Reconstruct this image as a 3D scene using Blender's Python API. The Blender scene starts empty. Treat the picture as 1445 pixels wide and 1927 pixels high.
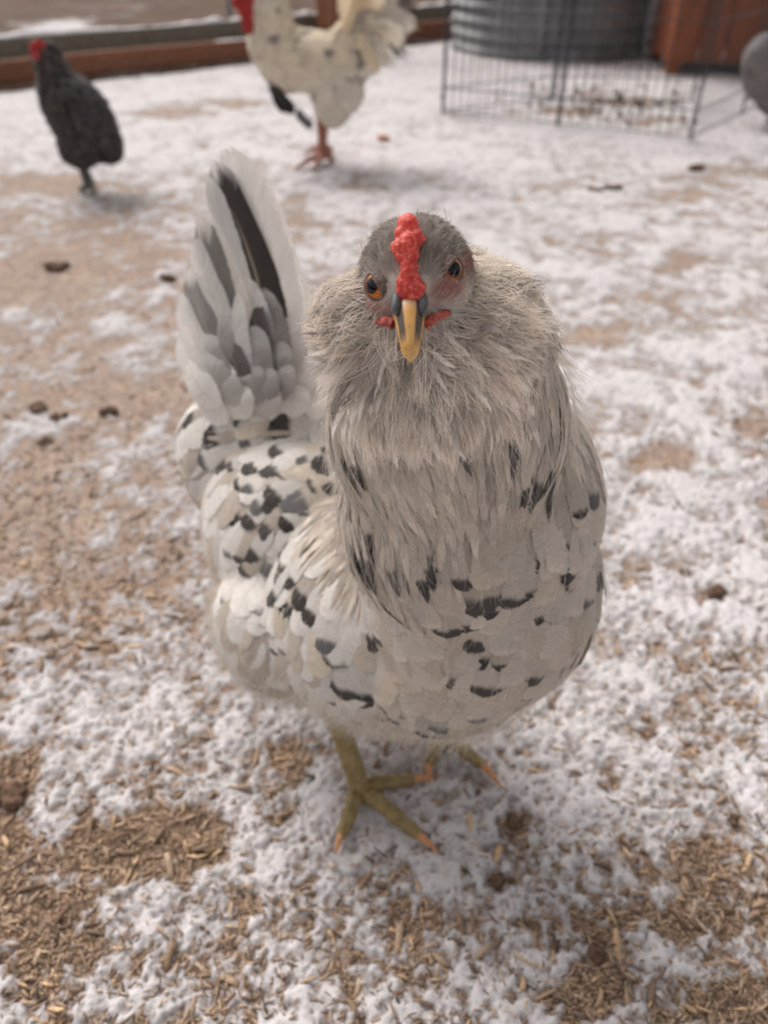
import bpy, bmesh, math, random
import numpy as np
from mathutils import Vector, Matrix, Euler
from mathutils.bvhtree import BVHTree
from mathutils.kdtree import KDTree

random.seed(7)
RNG = np.random.default_rng(7)
SC = bpy.context.scene
COL = SC.collection
R = math.radians

# ------------------------------------------------------------------ camera, sky, sun, exposure
FPX, CX, CY, W0, H0 = 1402.0, 722.5, 963.5, 1445, 1927      # focal length and centre in photo pixels
CAM_H, PITCH = 0.60, 38.0
cam_data = bpy.data.cameras.new('camera')
cam_data.sensor_fit = 'VERTICAL'
cam_data.sensor_height = 24.0
cam_data.lens = FPX / H0 * 24.0
cam_data.clip_start, cam_data.clip_end = 0.01, 1500.0
cam_data.dof.use_dof = True
cam_data.dof.focus_distance = 0.345
cam_data.dof.aperture_fstop = 4.3
cam_data.dof.aperture_blades = 0
cam = bpy.data.objects.new('camera', cam_data)
cam.location = (0, 0, CAM_H)
cam.rotation_euler = (R(90 - PITCH), 0, 0)
COL.objects.link(cam)
SC.camera = cam

SUN_EL, SUN_AZ = 48.0, 322.0            # degrees; azimuth clockwise from +Y (the way the camera looks)
world = bpy.data.worlds.new('World')
SC.world = world
world.use_nodes = True
wn, wl = world.node_tree.nodes, world.node_tree.links
wn.clear()
sky = wn.new('ShaderNodeTexSky')
sky.sky_type = 'NISHITA'
sky.sun_disc = False
sky.sun_elevation = R(SUN_EL)
sky.sun_rotation = R(SUN_AZ)
sky.dust_density = 4.0
grey = wn.new('ShaderNodeHueSaturation')          # overcast: the clouds take nearly all the blue out
grey.inputs['Saturation'].default_value = 0.10
tint = wn.new('ShaderNodeMix'); tint.data_type = 'RGBA'; tint.blend_type = 'MULTIPLY'
tint.inputs['Factor'].default_value = 1.0
tint.inputs['B'].default_value = (1.0, 0.955, 0.946, 1)
bg = wn.new('ShaderNodeBackground'); bg.inputs['Strength'].default_value = 0.125
wo = wn.new('ShaderNodeOutputWorld')
wl.new(sky.outputs[0], grey.inputs['Color']); wl.new(grey.outputs[0], tint.inputs['A'])
wl.new(tint.outputs['Result'], bg.inputs['Color']); wl.new(bg.outputs[0], wo.inputs[0])

sun_data = bpy.data.lights.new('sun', 'SUN')
sun_data.energy = 1.4
sun_data.angle = R(35)
sun_data.color = (1.0, 0.95, 0.9)
sun = bpy.data.objects.new('sun', sun_data)
COL.objects.link(sun)
_az, _el = R(SUN_AZ), R(SUN_EL)
_to = Vector((math.sin(_az) * math.cos(_el), math.cos(_az) * math.cos(_el), math.sin(_el)))
sun.rotation_euler = _to.to_track_quat('Z', 'Y').to_euler()

SC.view_settings.view_transform = 'Standard'
SC.view_settings.look = 'None'
SC.view_settings.exposure = 0.36
SC.view_settings.gamma = 1.0
SC.view_settings.use_curve_mapping = False
SC.render.engine = 'CYCLES'
SC.cycles.use_denoising = True
SC.cycles.max_bounces = 8
SC.cycles.transparent_max_bounces = 24
SC.cycles_curves.shape = 'RIBBONS'

# ------------------------------------------------------------------ photo pixels <-> places
_th = R(PITCH)
FWD = np.array([0, math.cos(_th), -math.sin(_th)])
UPV = np.array([0, math.sin(_th), math.cos(_th)])
RGT = np.array([1.0, 0, 0])
CAMP = np.array([0, 0, CAM_H])
def ray(px, py):
    return FWD + RGT * ((px - CX) / FPX) - UPV * ((py - CY) / FPX)
def G(px, py, z=0.0):                       # where the line of sight meets the level z
    r = ray(px, py); t = (z - CAM_H) / r[2]
    return CAMP + r * t
def atY(px, py, y):                         # where it meets the upright plane y
    r = ray(px, py)
    return CAMP + r * (y / r[1])
def proj(p):
    q = np.asarray(p, float) - CAMP
    w = q @ FWD
    return np.stack([CX + FPX * (q @ RGT) / w, CY - FPX * (q @ UPV) / w], -1)
def nrm(v):
    v = np.asarray(v, float)
    return v / (np.linalg.norm(v, axis=-1, keepdims=True) + 1e-12)
def smooth(a, b, x):
    t = np.clip((np.asarray(x, float) - a) / (b - a), 0, 1)
    return t * t * (3 - 2 * t)

# ------------------------------------------------------------------ noise in numpy
def _hash(ix, iy, iz, seed):
    h = (ix.astype(np.uint32) * np.uint32(374761393) + iy.astype(np.uint32) * np.uint32(668265263)
         + iz.astype(np.uint32) * np.uint32(2147483647 & 0x5bd1e995) + np.uint32(seed * 144665 & 0xffffffff))
    h = (h ^ (h >> np.uint32(13))) * np.uint32(1274126177)
    h = (h ^ (h >> np.uint32(15))) * np.uint32(2246822519)
    return ((h ^ (h >> np.uint32(16))) & np.uint32(0xffffff)).astype(np.float64) / float(0xffffff)
def vnoise(x, y, z=None, seed=0):
    x = np.asarray(x, float); y = np.asarray(y, float)
    z = np.zeros_like(x) if z is None else np.asarray(z, float)
    xi, yi, zi = np.floor(x), np.floor(y), np.floor(z)
    fx, fy, fz = x - xi, y - yi, z - zi
    fx, fy, fz = (t * t * t * (t * (t * 6 - 15) + 10) for t in (fx, fy, fz))
    xi, yi, zi = (a.astype(np.int64) for a in (xi, yi, zi))
    out = 0
    for dz, wz in ((0, 1 - fz), (1, fz)):
        if dz == 1 and not np.any(fz): break
        for dy, wy in ((0, 1 - fy), (1, fy)):
            for dx, wx in ((0, 1 - fx), (1, fx)):
                out = out + _hash(xi + dx, yi + dy, zi + dz, seed) * wx * wy * wz
    return out * 2 - 1
def fbm(x, y, z=None, octaves=4, seed=0, gain=0.5):
    s, a, n = 0, 1.0, 0
    for k in range(octaves):
        f = 2.03 ** k
        s = s + a * vnoise(x * f + 17.3 * k, y * f - 9.1 * k, None if z is None else z * f, seed + k)
        n += a; a *= gain
    return s / n

# ------------------------------------------------------------------ objects
def link(o, parent=None, loc=None):
    COL.objects.link(o)
    if parent is not None: o.parent = parent
    if loc is not None: o.location = loc
    return o
def thing(name, label, cat, loc=(0, 0, 0), group=None):
    o = bpy.data.objects.new(name, None)
    o.empty_display_size = 0.05
    link(o, None, loc)
    o['label'] = label; o['category'] = cat
    if group: o['group'] = group
    return o
def tag(o, label, cat, group=None, kind=None):
    if label: o['label'] = label
    if cat: o['category'] = cat
    if group: o['group'] = group
    if kind: o['kind'] = kind
    return o
def origin(parent):
    p = np.zeros(3)
    while parent is not None:
        p += np.array(parent.location); parent = parent.parent
    return p
def mesh_from(name, verts, faces, mats, parent=None, attrs=None, uv=None, smooth_shade=True):
    """verts in world space; attrs {name: (n,) or (n,3)}; faces an (m,4)/(m,3) array or list"""
    v = np.asarray(verts, float) - origin(parent)
    me = bpy.data.meshes.new(name)
    if isinstance(faces, np.ndarray):
        m, k = faces.shape
        me.vertices.add(len(v)); me.vertices.foreach_set('co', v.astype(np.float32).ravel())
        me.loops.add(m * k); me.loops.foreach_set('vertex_index', faces.astype(np.int32).ravel())
        me.polygons.add(m)
        me.polygons.foreach_set('loop_start', np.arange(0, m * k, k, dtype=np.int32))
        me.polygons.foreach_set('loop_total', np.full(m, k, dtype=np.int32))
        me.update(calc_edges=True)
    else:
        me.from_pydata([tuple(p) for p in v], [], faces)
    put_attrs(me, attrs)
    if uv is not None:
        l = me.uv_layers.new(name='UVMap')
        idx = np.empty(len(me.loops), np.int32); me.loops.foreach_get('vertex_index', idx)
        l.data.foreach_set('uv', np.asarray(uv, np.float32)[idx].ravel())
    if smooth_shade and len(me.polygons):
        me.polygons.foreach_set('use_smooth', np.ones(len(me.polygons), bool))
    for m_ in (mats if isinstance(mats, (list, tuple)) else [mats]): me.materials.append(m_)
    me.validate(); me.update()
    o = bpy.data.objects.new(name, me)
    return link(o, parent)
def put_attrs(me, attrs):
    for k, a in (attrs or {}).items():
        a = np.asarray(a, np.float32)
        if a.ndim == 1:
            me.attributes.new(k, 'FLOAT', 'POINT').data.foreach_set('value', a)
        else:
            c = np.ones((len(a), 4), np.float32); c[:, :3] = a
            me.attributes.new(k, 'FLOAT_COLOR', 'POINT').data.foreach_set('color', c.ravel())
def ellipsoid(c, rad, axes=None, nu=24, nv=14):
    """axes: 3 unit rows (local x, y, z)"""
    u = np.linspace(0, 2 * np.pi, nu, endpoint=False); v = np.linspace(0, np.pi, nv + 1)[1:-1]
    p = [[0, 0, 1]] + [[math.sin(b) * math.cos(a), math.sin(b) * math.sin(a), math.cos(b)] for b in v for a in u] + [[0, 0, -1]]
    p = np.array(p) * np.asarray(rad)
    if axes is not None: p = p @ np.asarray(axes)
    p = p + np.asarray(c)
    f = []
    n = len(v)
    for i in range(nu): f.append((0, 1 + i, 1 + (i + 1) % nu))
    for j in range(n - 1):
        for i in range(nu):
            a, b = 1 + j * nu + i, 1 + j * nu + (i + 1) % nu
            f.append((a, a + nu, b + nu, b))
    e = 1 + n * nu
    for i in range(nu): f.append((e, 1 + (n - 1) * nu + (i + 1) % nu, 1 + (n - 1) * nu + i))
    return p, f
def join(parts):
    vs, fs, o = [], [], 0
    for v, f in parts:
        vs.append(np.asarray(v, float)); fs += [tuple(i + o for i in q) for q in f]; o += len(v)
    return np.concatenate(vs), fs
def fuse(parts, voxel, iters=6, factor=0.5):
    """overlapping closed shapes -> one continuous skin (vertices, faces)"""
    v, f = join(parts)
    me = bpy.data.meshes.new('tmp'); me.from_pydata([tuple(p) for p in v], [], f)
    o = bpy.data.objects.new('tmp', me); COL.objects.link(o)
    m = o.modifiers.new('r', 'REMESH'); m.mode = 'VOXEL'; m.voxel_size = voxel
    s = o.modifiers.new('s', 'SMOOTH'); s.factor = factor; s.iterations = iters
    dg = bpy.context.evaluated_depsgraph_get(); dg.update()
    e = bpy.data.meshes.new_from_object(o.evaluated_get(dg))
    V = np.empty(len(e.vertices) * 3); e.vertices.foreach_get('co', V); V = V.reshape(-1, 3)
    F = [tuple(p.vertices) for p in e.polygons]
    bpy.data.objects.remove(o); bpy.data.meshes.remove(me); bpy.data.meshes.remove(e)
    return V, F
def tube(path, radii, n=10, flat=None, cap=True):
    """a tapering tube along a polyline; flat = (axis vector, factor) squashes the section"""
    P = np.asarray(path, float); m = len(P)
    r = np.broadcast_to(np.asarray(radii, float), (m,))
    T = nrm(np.gradient(P, axis=0))
    ref = np.array([0, 0, 1.0]) if abs(T[0][2]) < .9 else np.array([1.0, 0, 0])
    A = nrm(np.cross(T[0], ref)); vs, fs = [], []
    for i in range(m):
        A = nrm(A - T[i] * (A @ T[i])); B = np.cross(T[i], A)
        a = np.linspace(0, 2 * np.pi, n, endpoint=False)
        ring = r[i] * (np.cos(a)[:, None] * A + np.sin(a)[:, None] * B)
        if flat is not None:
            ax = nrm(flat[0]); ring = ring - (ring @ ax)[:, None] * ax * (1 - flat[1])
        vs.append(P[i] + ring)
    for i in range(m - 1):
        for k in range(n):
            a, b = i * n + k, i * n + (k + 1) % n
            fs.append((a, b, b + n, a + n))
    V = np.concatenate(vs)
    if cap:
        V = np.concatenate([V, P[:1], P[-1:]]); s, e = len(V) - 2, len(V) - 1
        for k in range(n):
            fs.append((s, (k + 1) % n, k)); fs.append((e, (m - 1) * n + k, (m - 1) * n + (k + 1) % n))
    return V, fs
def spline(pts, n):
    """Catmull-Rom through pts"""
    P = np.asarray(pts, float); P = np.vstack([2 * P[0] - P[1], P, 2 * P[-1] - P[-2]])
    out = []
    k = len(P) - 3
    for t in np.linspace(0, k - 1e-9, n):
        i = int(t); f = t - i
        a, b, c, d = P[i:i + 4]
        out.append(.5 * ((2 * b) + (-a + c) * f + (2 * a - 5 * b + 4 * c - d) * f * f + (-a + 3 * b - 3 * c + d) * f ** 3))
    return np.array(out)
def box(c, s, axes=None):
    c = np.asarray(c, float)
    p = np.array([[x, y, z] for z in (-.5, .5) for y in (-.5, .5) for x in (-.5, .5)]) * np.asarray(s)
    if axes is not None: p = p @ np.asarray(axes)
    return p + c, [(0, 2, 3, 1), (4, 5, 7, 6), (0, 1, 5, 4), (2, 6, 7, 3), (0, 4, 6, 2), (1, 3, 7, 5)]

# ------------------------------------------------------------------ materials
class NT:
    def __init__(s, name):
        s.m = bpy.data.materials.new(name); s.m.use_nodes = True
        s.n, s.l = s.m.node_tree.nodes, s.m.node_tree.links
        s.n.clear(); s.out = s.n.new('ShaderNodeOutputMaterial')
    def node(s, t, **kw):
        n = s.n.new(t)
        for k, v in kw.items(): setattr(n, k, v)
        return n
    def inp(s, n, k, v):
        if isinstance(v, bpy.types.NodeSocket): s.l.new(v, n.inputs[k])
        elif v is not None:
            i = n.inputs[k]
            if i.type == 'RGBA' and not hasattr(v, '__len__'): v = (v, v, v, 1)
            elif i.type == 'RGBA' and len(v) == 3: v = (*v, 1)
            i.default_value = v
    def math(s, op, a, b=None, c=None, clamp=False):
        n = s.node('ShaderNodeMath', operation=op); n.use_clamp = clamp
        s.inp(n, 0, a); s.inp(n, 1, b)
        if c is not None: s.inp(n, 2, c)
        return n.outputs[0]
    def mix(s, f, a, b, blend='MIX'):
        n = s.node('ShaderNodeMix', data_type='RGBA', blend_type=blend)
        s.inp(n, 'Factor', f); s.inp(n, 'A', a); s.inp(n, 'B', b)
        return n.outputs['Result']
    def ramp(s, f, lo, hi, a=0.0, b=1.0, interp='SMOOTHSTEP'):
        n = s.node('ShaderNodeMapRange', interpolation_type=interp)
        s.inp(n, 'Value', f); s.inp(n, 'From Min', lo); s.inp(n, 'From Max', hi); s.inp(n, 'To Min', a); s.inp(n, 'To Max', b)
        return n.outputs[0]
    def attr(s, name, out='Fac'):
        return s.node('ShaderNodeAttribute', attribute_name=name).outputs[out]
    def noise(s, vec=None, scale=5.0, detail=3.0, rough=.5, dist=0.0, out='Fac'):
        n = s.node('ShaderNodeTexNoise')
        if vec is not None: s.inp(n, 'Vector', vec)
        s.inp(n, 'Scale', scale); s.inp(n, 'Detail', detail); s.inp(n, 'Roughness', rough); s.inp(n, 'Distortion', dist)
        return n.outputs[out]
    def coords(s, out='Object'):
        return s.node('ShaderNodeTexCoord').outputs[out]
    def mapping(s, vec, scale=(1, 1, 1), loc=(0, 0, 0), rot=(0, 0, 0)):
        n = s.node('ShaderNodeMapping'); s.inp(n, 'Vector', vec)
        s.inp(n, 'Scale', scale); s.inp(n, 'Location', loc); s.inp(n, 'Rotation', rot)
        return n.outputs[0]
    def bump(s, h, strength=.3, dist=.001):
        n = s.node('ShaderNodeBump'); s.inp(n, 'Height', h); s.inp(n, 'Strength', strength); s.inp(n, 'Distance', dist)
        return n.outputs[0]
    def bsdf(s, color, rough=.7, normal=None, spec=.3, **kw):
        b = s.node('ShaderNodeBsdfPrincipled')
        s.inp(b, 'Base Color', color); s.inp(b, 'Roughness', rough); s.inp(b, 'Specular IOR Level', spec)
        if normal is not None: s.inp(b, 'Normal', normal)
        for k, v in kw.items(): s.inp(b, k.replace('_', ' '), v)
        s.l.new(b.outputs[0], s.out.inputs[0])
        return b
def plain(name, col, rough=.7, spec=.3, var=.15, scale=60., bump=.0, bscale=None, metallic=0.0):
    t = NT(name); c = t.coords()
    n = t.noise(c, scale, 4)
    dark = tuple(x * (1 - var) for x in col); lite = tuple(min(1, x * (1 + var)) for x in col)
    cc = t.mix(t.ramp(n, .3, .7), dark, lite)
    nr = t.bump(t.noise(c, bscale or scale * 3, 4), bump, .002) if bump else None
    t.bsdf(cc, rough, nr, spec, Metallic=metallic)
    return t.m
# ================================================================== ground: thin snow over wood shavings
FA, FB = G(0, 166)[:2], G(900, 66)[:2]                    # the fence line
FDIR = (FB - FA) / np.linalg.norm(FB - FA); FNRM = np.array([-FDIR[1], FDIR[0]])
def beyond(x, y): return (x - FA[0]) * FNRM[0] + (y - FA[1]) * FNRM[1]
_patch = np.array([  # bare patches: pixel centre, radii, strength
 (250,1590,170,80,1.3),(90,1680,150,110,.75),(0,1490,70,110,1.1),(70,1790,190,80,.55),(300,1490,120,70,.35),(545,1425,40,55,.9),(400,1790,140,90,.40),(640,1740,180,110,.30),(780,1780,100,80,.50),
 (1390,1880,110,70,1.3),(1310,1630,90,60,.7),(1140,1850,80,60,1.0),(970,1545,38,45,1.0),(940,1650,35,25,1.0),(1290,1730,100,55,.75),(1130,1760,50,40,.6),(1345,1115,42,22,1.3),(1250,860,55,28,1.2),
 (1200,1080,70,40,.8),(1400,1250,80,90,.5),(1260,1200,140,70,.30),(1390,1330,80,60,.55),(260,750,95,32,1.2),(120,505,160,34,.75),(60,545,110,30,.8),(290,470,120,26,.6),(150,905,150,70,.45),(60,980,120,70,.45),
 (240,1010,150,90,.30),(120,1120,140,70,.35),(550,405,60,26,.65),(345,208,95,14,.85),(90,342,110,18,.9),(440,195,80,10,.7),(1400,320,90,24,.8),(1275,362,80,12,.7),(1285,485,60,20,.85),(1110,625,60,22,.6),(1425,805,45,22,1.0),
 (690,348,60,14,.5),(180,1200,170,60,.3),(860,1760,70,50,.4),(480,1690,110,60,.35),(1180,190,70,10,1.4),(1060,208,80,9,1.2),(1230,225,60,8,.9),(1110,175,50,6,1.0),(1280,330,60,8,.4),(1120,1180,60,40,.4),(1440,1700,50,60,.6)], float)
def bare_bias(P):
    pix = proj(P)
    b = np.zeros(len(P))
    wob = fbm(P[:, 0] * 11, P[:, 1] * 11, None, 4, 77, .65) * 1.0
    for x, y, rx, ry, s in _patch:
        d = np.sqrt(((pix[:, 0] - x) / rx) ** 2 + ((pix[:, 1] - y) / ry) ** 2) + wob
        b = np.maximum(b, s * .88 * smooth(1.45, .15, d))
    left = smooth(650, 150, pix[:, 0]) * smooth(250, 420, pix[:, 1]) * .30 * smooth(1500, 900, pix[:, 1])
    return b + left
def ground_fields(x, y):
    P = np.stack([x, y, np.zeros_like(x)], -1)
    front = y > .05
    bias = np.zeros(len(x)); m = front & (y < 12)
    bias[m] = bare_bias(P[m])
    dist = np.maximum(y, .2)
    f1 = fbm(x * 8, y * 8, None, 3, 1); f2 = fbm(x * 34 + 5, y * 34, None, 3, 2); f3 = fbm(x * 120, y * 120 + 3, None, 3, 3)
    near = smooth(1.6, .5, dist)
    mid = smooth(.45, .8, dist) * smooth(3.2, 1.8, dist)
    S = .55 - .15 * mid - .03 * smooth(.62, .40, dist) + .36 * f1 + (.48 + .22 * mid) * f2 + (.36 + .26 * near) * f3 + .30 * near * fbm(x * 330, y * 330, None, 2, 15) - 1.08 * bias
    far = smooth(2.0, 4.0, dist)
    S = S + .05 * far
    bey = beyond(x, y)
    fs = np.zeros(len(x)); m2 = (bey > .15) & (y < 14) & (y > 1)
    pq = proj(P[m2]); fs[m2] = .95 * smooth(1.5, .2, .9 * fbm(P[m2][:, 0] * 4, P[m2][:, 1] * 4, None, 3, 19) + np.hypot((pq[:, 0] - 105) / 85, (pq[:, 1] - 44) / 13))
    S = np.where(bey > .15, -.60 + .8 * fbm(x * 1.6, y * 1.6, None, 3, 8) + .3 * f1 + fs, S)
    S = np.where((bey > -.13) & (bey <= .15), S - .9 * smooth(-.13, -.05, bey), S)  # snow cleared along the rail for the dark shaded gap under it
    # height: bare bed, snow crust on top, lumps in both
    g = fbm(x * 260, y * 260, None, 2, 5)
    z = -.006 + .004 * f1
    z = z + .0058 * smooth(-.25, 1.0, S) + near * (.0007 * f3 * smooth(-.3, .3, S) + .0006 * g)
    z = z + smooth(.0, .6, -S) * near * .0022 * fbm(x * 170, y * 170, None, 2, 6)
    z = z + .05 * smooth(1, 14, np.abs(y)) * fbm(x * .5, y * .5, None, 2, 12) * smooth(6, 9, y)
    return S, z, bias, bey
def make_ground():
    # rows: even in the picture, so that the mesh is fine where it is seen close
    dep = np.concatenate([np.linspace(R(84), R(10), 560), np.linspace(R(10), R(2.2), 130)[1:]])
    rows = CAM_H / np.tan(dep)
    rows = np.concatenate([-np.array([200, 80, 30, 12, 5, 2.5, 1.4, .8, .45, .25, .12, .03]), rows, [20, 28, 40, 60, 100, 180, 400]])
    u = np.linspace(-1, 1, 600)
    ux = u + np.sign(u) * np.clip(np.abs(u) - .88, 0, 1) ** 2 * 420
    Y, U = np.meshgrid(rows, ux, indexing='ij')
    X = U * (.36 + .58 * np.maximum(Y, 0))
    x, y = X.ravel(), Y.ravel()
    S, z, b, bey = ground_fields(x, y)
    z = np.where(np.abs(y) > 60, -.02, z); z = np.where(np.abs(x) > 60, -.02, z)
    nr, nc = X.shape
    i = np.arange(nr - 1)[:, None] * nc + np.arange(nc - 1)[None]
    F = np.stack([i, i + 1, i + nc + 1, i + nc], -1).reshape(-1, 4)
    return np.stack([x, y, z], -1), F, {'snow': S, 'frost': (.08 + .26 * smooth(.42, .75, y)) * (bey < -.1), 'field_and_rail_shade': smooth(-.16, -.04, bey + .05 * fbm(x * 9, y * 9, None, 3, 31))}  # soil tone beyond the fence; its strip before the rail paints in shade
def ground_material():
    t = NT('snow_and_litter'); c = t.coords()
    S = t.attr('snow'); fld_shade = t.attr('field_and_rail_shade')
    n1 = t.noise(c, 330, 4, .65); n2 = t.noise(c, 90, 4, .6); n3 = t.noise(c, 14, 3, .6)
    edge = t.math('ADD', S, t.math('MULTIPLY', t.math('SUBTRACT', n1, .5), .55))
    snow = t.math('MAXIMUM', t.ramp(edge, -.32, .32), t.math('MULTIPLY', t.attr('frost'), t.ramp(t.noise(c, 60, 4, .7), .3, .65, .55, 1.3)))
    # shavings bed: fibres in every direction, tan to dark brown
    v = t.node('ShaderNodeTexVoronoi'); t.inp(v, 'Vector', t.mapping(t.node('ShaderNodeVectorMath', operation='ADD').outputs[0] if False else c, (1, .55, 1), (0, 0, 0), (0, 0, .6))); t.inp(v, 'Scale', 190.0)
    vc = t.node('ShaderNodeSeparateColor'); t.inp(vc, 0, v.outputs['Color'])
    lit = t.mix(vc.outputs[0], (.15, .098, .066), (.38, .255, .165))
    lit = t.mix(t.ramp(n2, .40, .68), lit, (.44, .295, .20))
    lit = t.mix(t.ramp(n3, .52, .72, 0, .75), lit, (.54, .38, .25))
    lit = t.mix(t.ramp(n1, .55, .72, 0, .6), lit, (.075, .047, .032))
    dry = t.mix(t.ramp(t.noise(c, 3.0, 5, .65), .35, .65), (.075, .045, .030), (.145, .092, .062))
    lit = t.mix(fld_shade, lit, dry)
    # snow: bright crust, greyer where thin, partly in place of a shadow on the near ground
    sn = t.mix(t.ramp(S, .05, .75), (.40, .38, .38), (.64, .615, .615))
    sn = t.mix(t.ramp(n1, .56, .74, 0, .45), sn, (.33, .29, .26))
    sn = t.mix(t.ramp(t.noise(c, 48, 4, .65), .55, .72, 0, .50), sn, (.42, .325, .25))
    sp = t.noise(c, 170, 2, .5); sp2 = t.noise(c, 9, 3, .6)
    sn = t.mix(t.math('MULTIPLY', t.ramp(sp, .60, .70), t.ramp(sp2, .35, .65, .25, .85)), sn, (.30, .195, .125))
    col = t.mix(snow, lit, sn)
    h = t.math('ADD', t.math('MULTIPLY', n1, .6), t.math('MULTIPLY', t.noise(c, 900, 2), .4))
    b = t.bsdf(col, .75, t.bump(h, .45, .0018), .06)
    return t.m
gv, gf, ga = make_ground()
ground = mesh_from('ground', gv, gf, ground_material(), None, ga)
ground['kind'] = 'structure'; ground['label'] = 'ground of thin trampled snow over brown wood shavings'
def ground_z(x, y):
    return ground_fields(np.atleast_1d(np.asarray(x, float)), np.atleast_1d(np.asarray(y, float)))[1]

# ---- wood shavings lying loose on it
def make_chips(n):
    rng = np.random.default_rng(13)
    px = rng.uniform(-250, 1700, n * 14); py = 1990 - (1990 - 330) * rng.random(n * 14) ** 1.25
    r = FWD[None] + RGT[None] * ((px - CX) / FPX)[:, None] - UPV[None] * ((py - CY) / FPX)[:, None]
    P = CAMP + r * (-CAM_H / r[:, 2])[:, None]
    S, z, b, bey = ground_fields(P[:, 0], P[:, 1])
    pr = np.clip(.15 + .9 * smooth(.30, -.35, S), 0, 1) * np.where(S > .55, .25, 1)
    area = (P[:, 1] ** 2 + CAM_H ** 2) ** .5                         # fewer per pixel near the lens than far away
    m = (rng.random(len(P)) < pr * np.clip(.55 / area, .15, 1)) & (bey < 0)
    P, S, z = P[m][:n], S[m][:n], z[m][:n]
    k = len(P)
    L = np.clip(rng.lognormal(math.log(.0043), .58, k), .0015, .022); Wd = L * rng.uniform(.09, .26, k); T = np.clip(Wd * .22, .0003, .0008)
    a = rng.uniform(0, 2 * np.pi, k); pitch = rng.normal(0, .30, k); curl = rng.normal(0, .28, k) * L; roll = rng.normal(0, .5, k)
    d = np.stack([np.cos(a) * np.cos(pitch), np.sin(a) * np.cos(pitch), np.sin(pitch)], -1)
    s = nrm(np.cross(d, [0, 0, 1.0])); u = np.cross(s, d)
    s, u = s * np.cos(roll)[:, None] + u * np.sin(roll)[:, None], u * np.cos(roll)[:, None] - s * np.sin(roll)[:, None]
    c = np.stack([P[:, 0], P[:, 1], z + .0006 + np.abs(np.sin(pitch)) * L * .30], -1)
    V = np.empty((k, 4, 4, 3))
    for i, q in enumerate((-.5, -.17, .17, .5)):
        cc = c + d * (L * q)[:, None] + u * (curl * (.25 - q * q))[:, None] + s * (curl * .6 * (.25 - q * q))[:, None]
        w = Wd * (.5 if i in (1, 2) else rng.uniform(.18, .5, k))
        for j, (e, f) in enumerate(((-1, -1), (1, -1), (1, 1), (-1, 1))):
            V[:, i, j] = cc + s * (w * e)[:, None] + u * (T * f)[:, None]
    q = []
    for i in range(3):
        for j in range(4):
            q.append((i * 4 + j, i * 4 + (j + 1) % 4, i * 4 + 4 + (j + 1) % 4, i * 4 + 4 + j))
    q += [(3, 2, 1, 0), (12, 13, 14, 15)]
    F = (np.arange(k)[:, None, None] * 16 + np.array(q)[None]).reshape(-1, 4)
    tone = rng.random(k)[:, None]
    col = np.array([.21, .135, .092]) * (1 - tone) + np.array([.56, .41, .285]) * tone
    bright = rng.random(k) < .10; col[bright] = np.array([.66, .46, .28]) * rng.uniform(.8, 1.1, (bright.sum(), 1))
    wet = rng.random(k) < .14; col[wet] *= .45
    return V.reshape(-1, 3), F, {'hcol': np.repeat(col, 16, 0)}
def chip_material():
    t = NT('wood_shaving'); c = t.coords()
    col = t.mix(1.0, t.attr('hcol', 'Color'), t.ramp(t.noise(c, 800, 3), .3, .7, .75, 1.2), 'MULTIPLY')
    t.bsdf(col, .65, None, .25); return t.m
cv, cf, ca = make_chips(25000)
chips = mesh_from('wood_shavings', cv, cf, chip_material(), None, ca, None, False)
tag(chips, 'loose tan wood shavings scattered over the snow', 'wood shavings', None, 'stuff')
# ================================================================== the yard behind
def grain(name, a, b, rough=.75, scale=14., axis=0, stretch=12., bump=.3):
    t = NT(name); c = t.coords()
    sc = [stretch, stretch, stretch]; sc[axis] = 1.0
    n = t.noise(t.mapping(c, tuple(sc)), scale / stretch * 4, 5, .65, .4); n2 = t.noise(c, 2.2, 4)
    col = t.mix(t.ramp(n, .3, .7), a, b); col = t.mix(t.ramp(n2, .5, .75, 0, .45), col, tuple(x * .55 for x in a))
    t.bsdf(col, rough, t.bump(n, bump, .004), .25); return t.m
M_RAIL = grain('red_brown_timber', (.17, .070, .040), (.27, .125, .075))
M_BOARD = grain('grey_green_timber', (.16, .147, .118), (.26, .24, .195))
M_POST = grain('post_timber', (.22, .095, .05), (.33, .16, .09), axis=2)
M_CRATE = grain('crate_timber', (.17, .050, .022), (.29, .095, .045), axis=2)
M_SNOWCAP = plain('snow_cap', (.78, .76, .76), .7, .2, .12, 40, .4)
FD3 = np.array([FDIR[0], FDIR[1], 0]); FN3 = np.array([FNRM[0], FNRM[1], 0]); UZ = np.array([0, 0, 1.0])
FAX = np.array([FD3, FN3, UZ])
def fpt(s, off, z): return np.array([FA[0], FA[1], 0]) + FD3 * s + FN3 * off + UZ * z
def plank(name, s0, s1, off, z0, z1, th, mat, parent=None):
    n = max(2, int((s1 - s0) / .08))
    rows = []
    for s in np.linspace(s0, s1, n):
        w = .004 * math.sin(s * 3.1 + off * 9)
        for o, z in ((-th / 2, z0), (th / 2, z0), (th / 2, z1 - .003), (th / 2 - .004, z1), (-th / 2 + .004, z1), (-th / 2, z1 - .003)):
            rows.append(fpt(s, off + o + w, z + w * .5))
    F = []
    for i in range(n - 1):
        for k in range(6):
            a, b = i * 6 + k, i * 6 + (k + 1) % 6
            F.append((a, b, b + 6, a + 6))
    F += [tuple(range(5, -1, -1)), tuple(range((n - 1) * 6, n * 6))]
    return mesh_from(name, rows, F, mat, parent, None, None, False)
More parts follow.
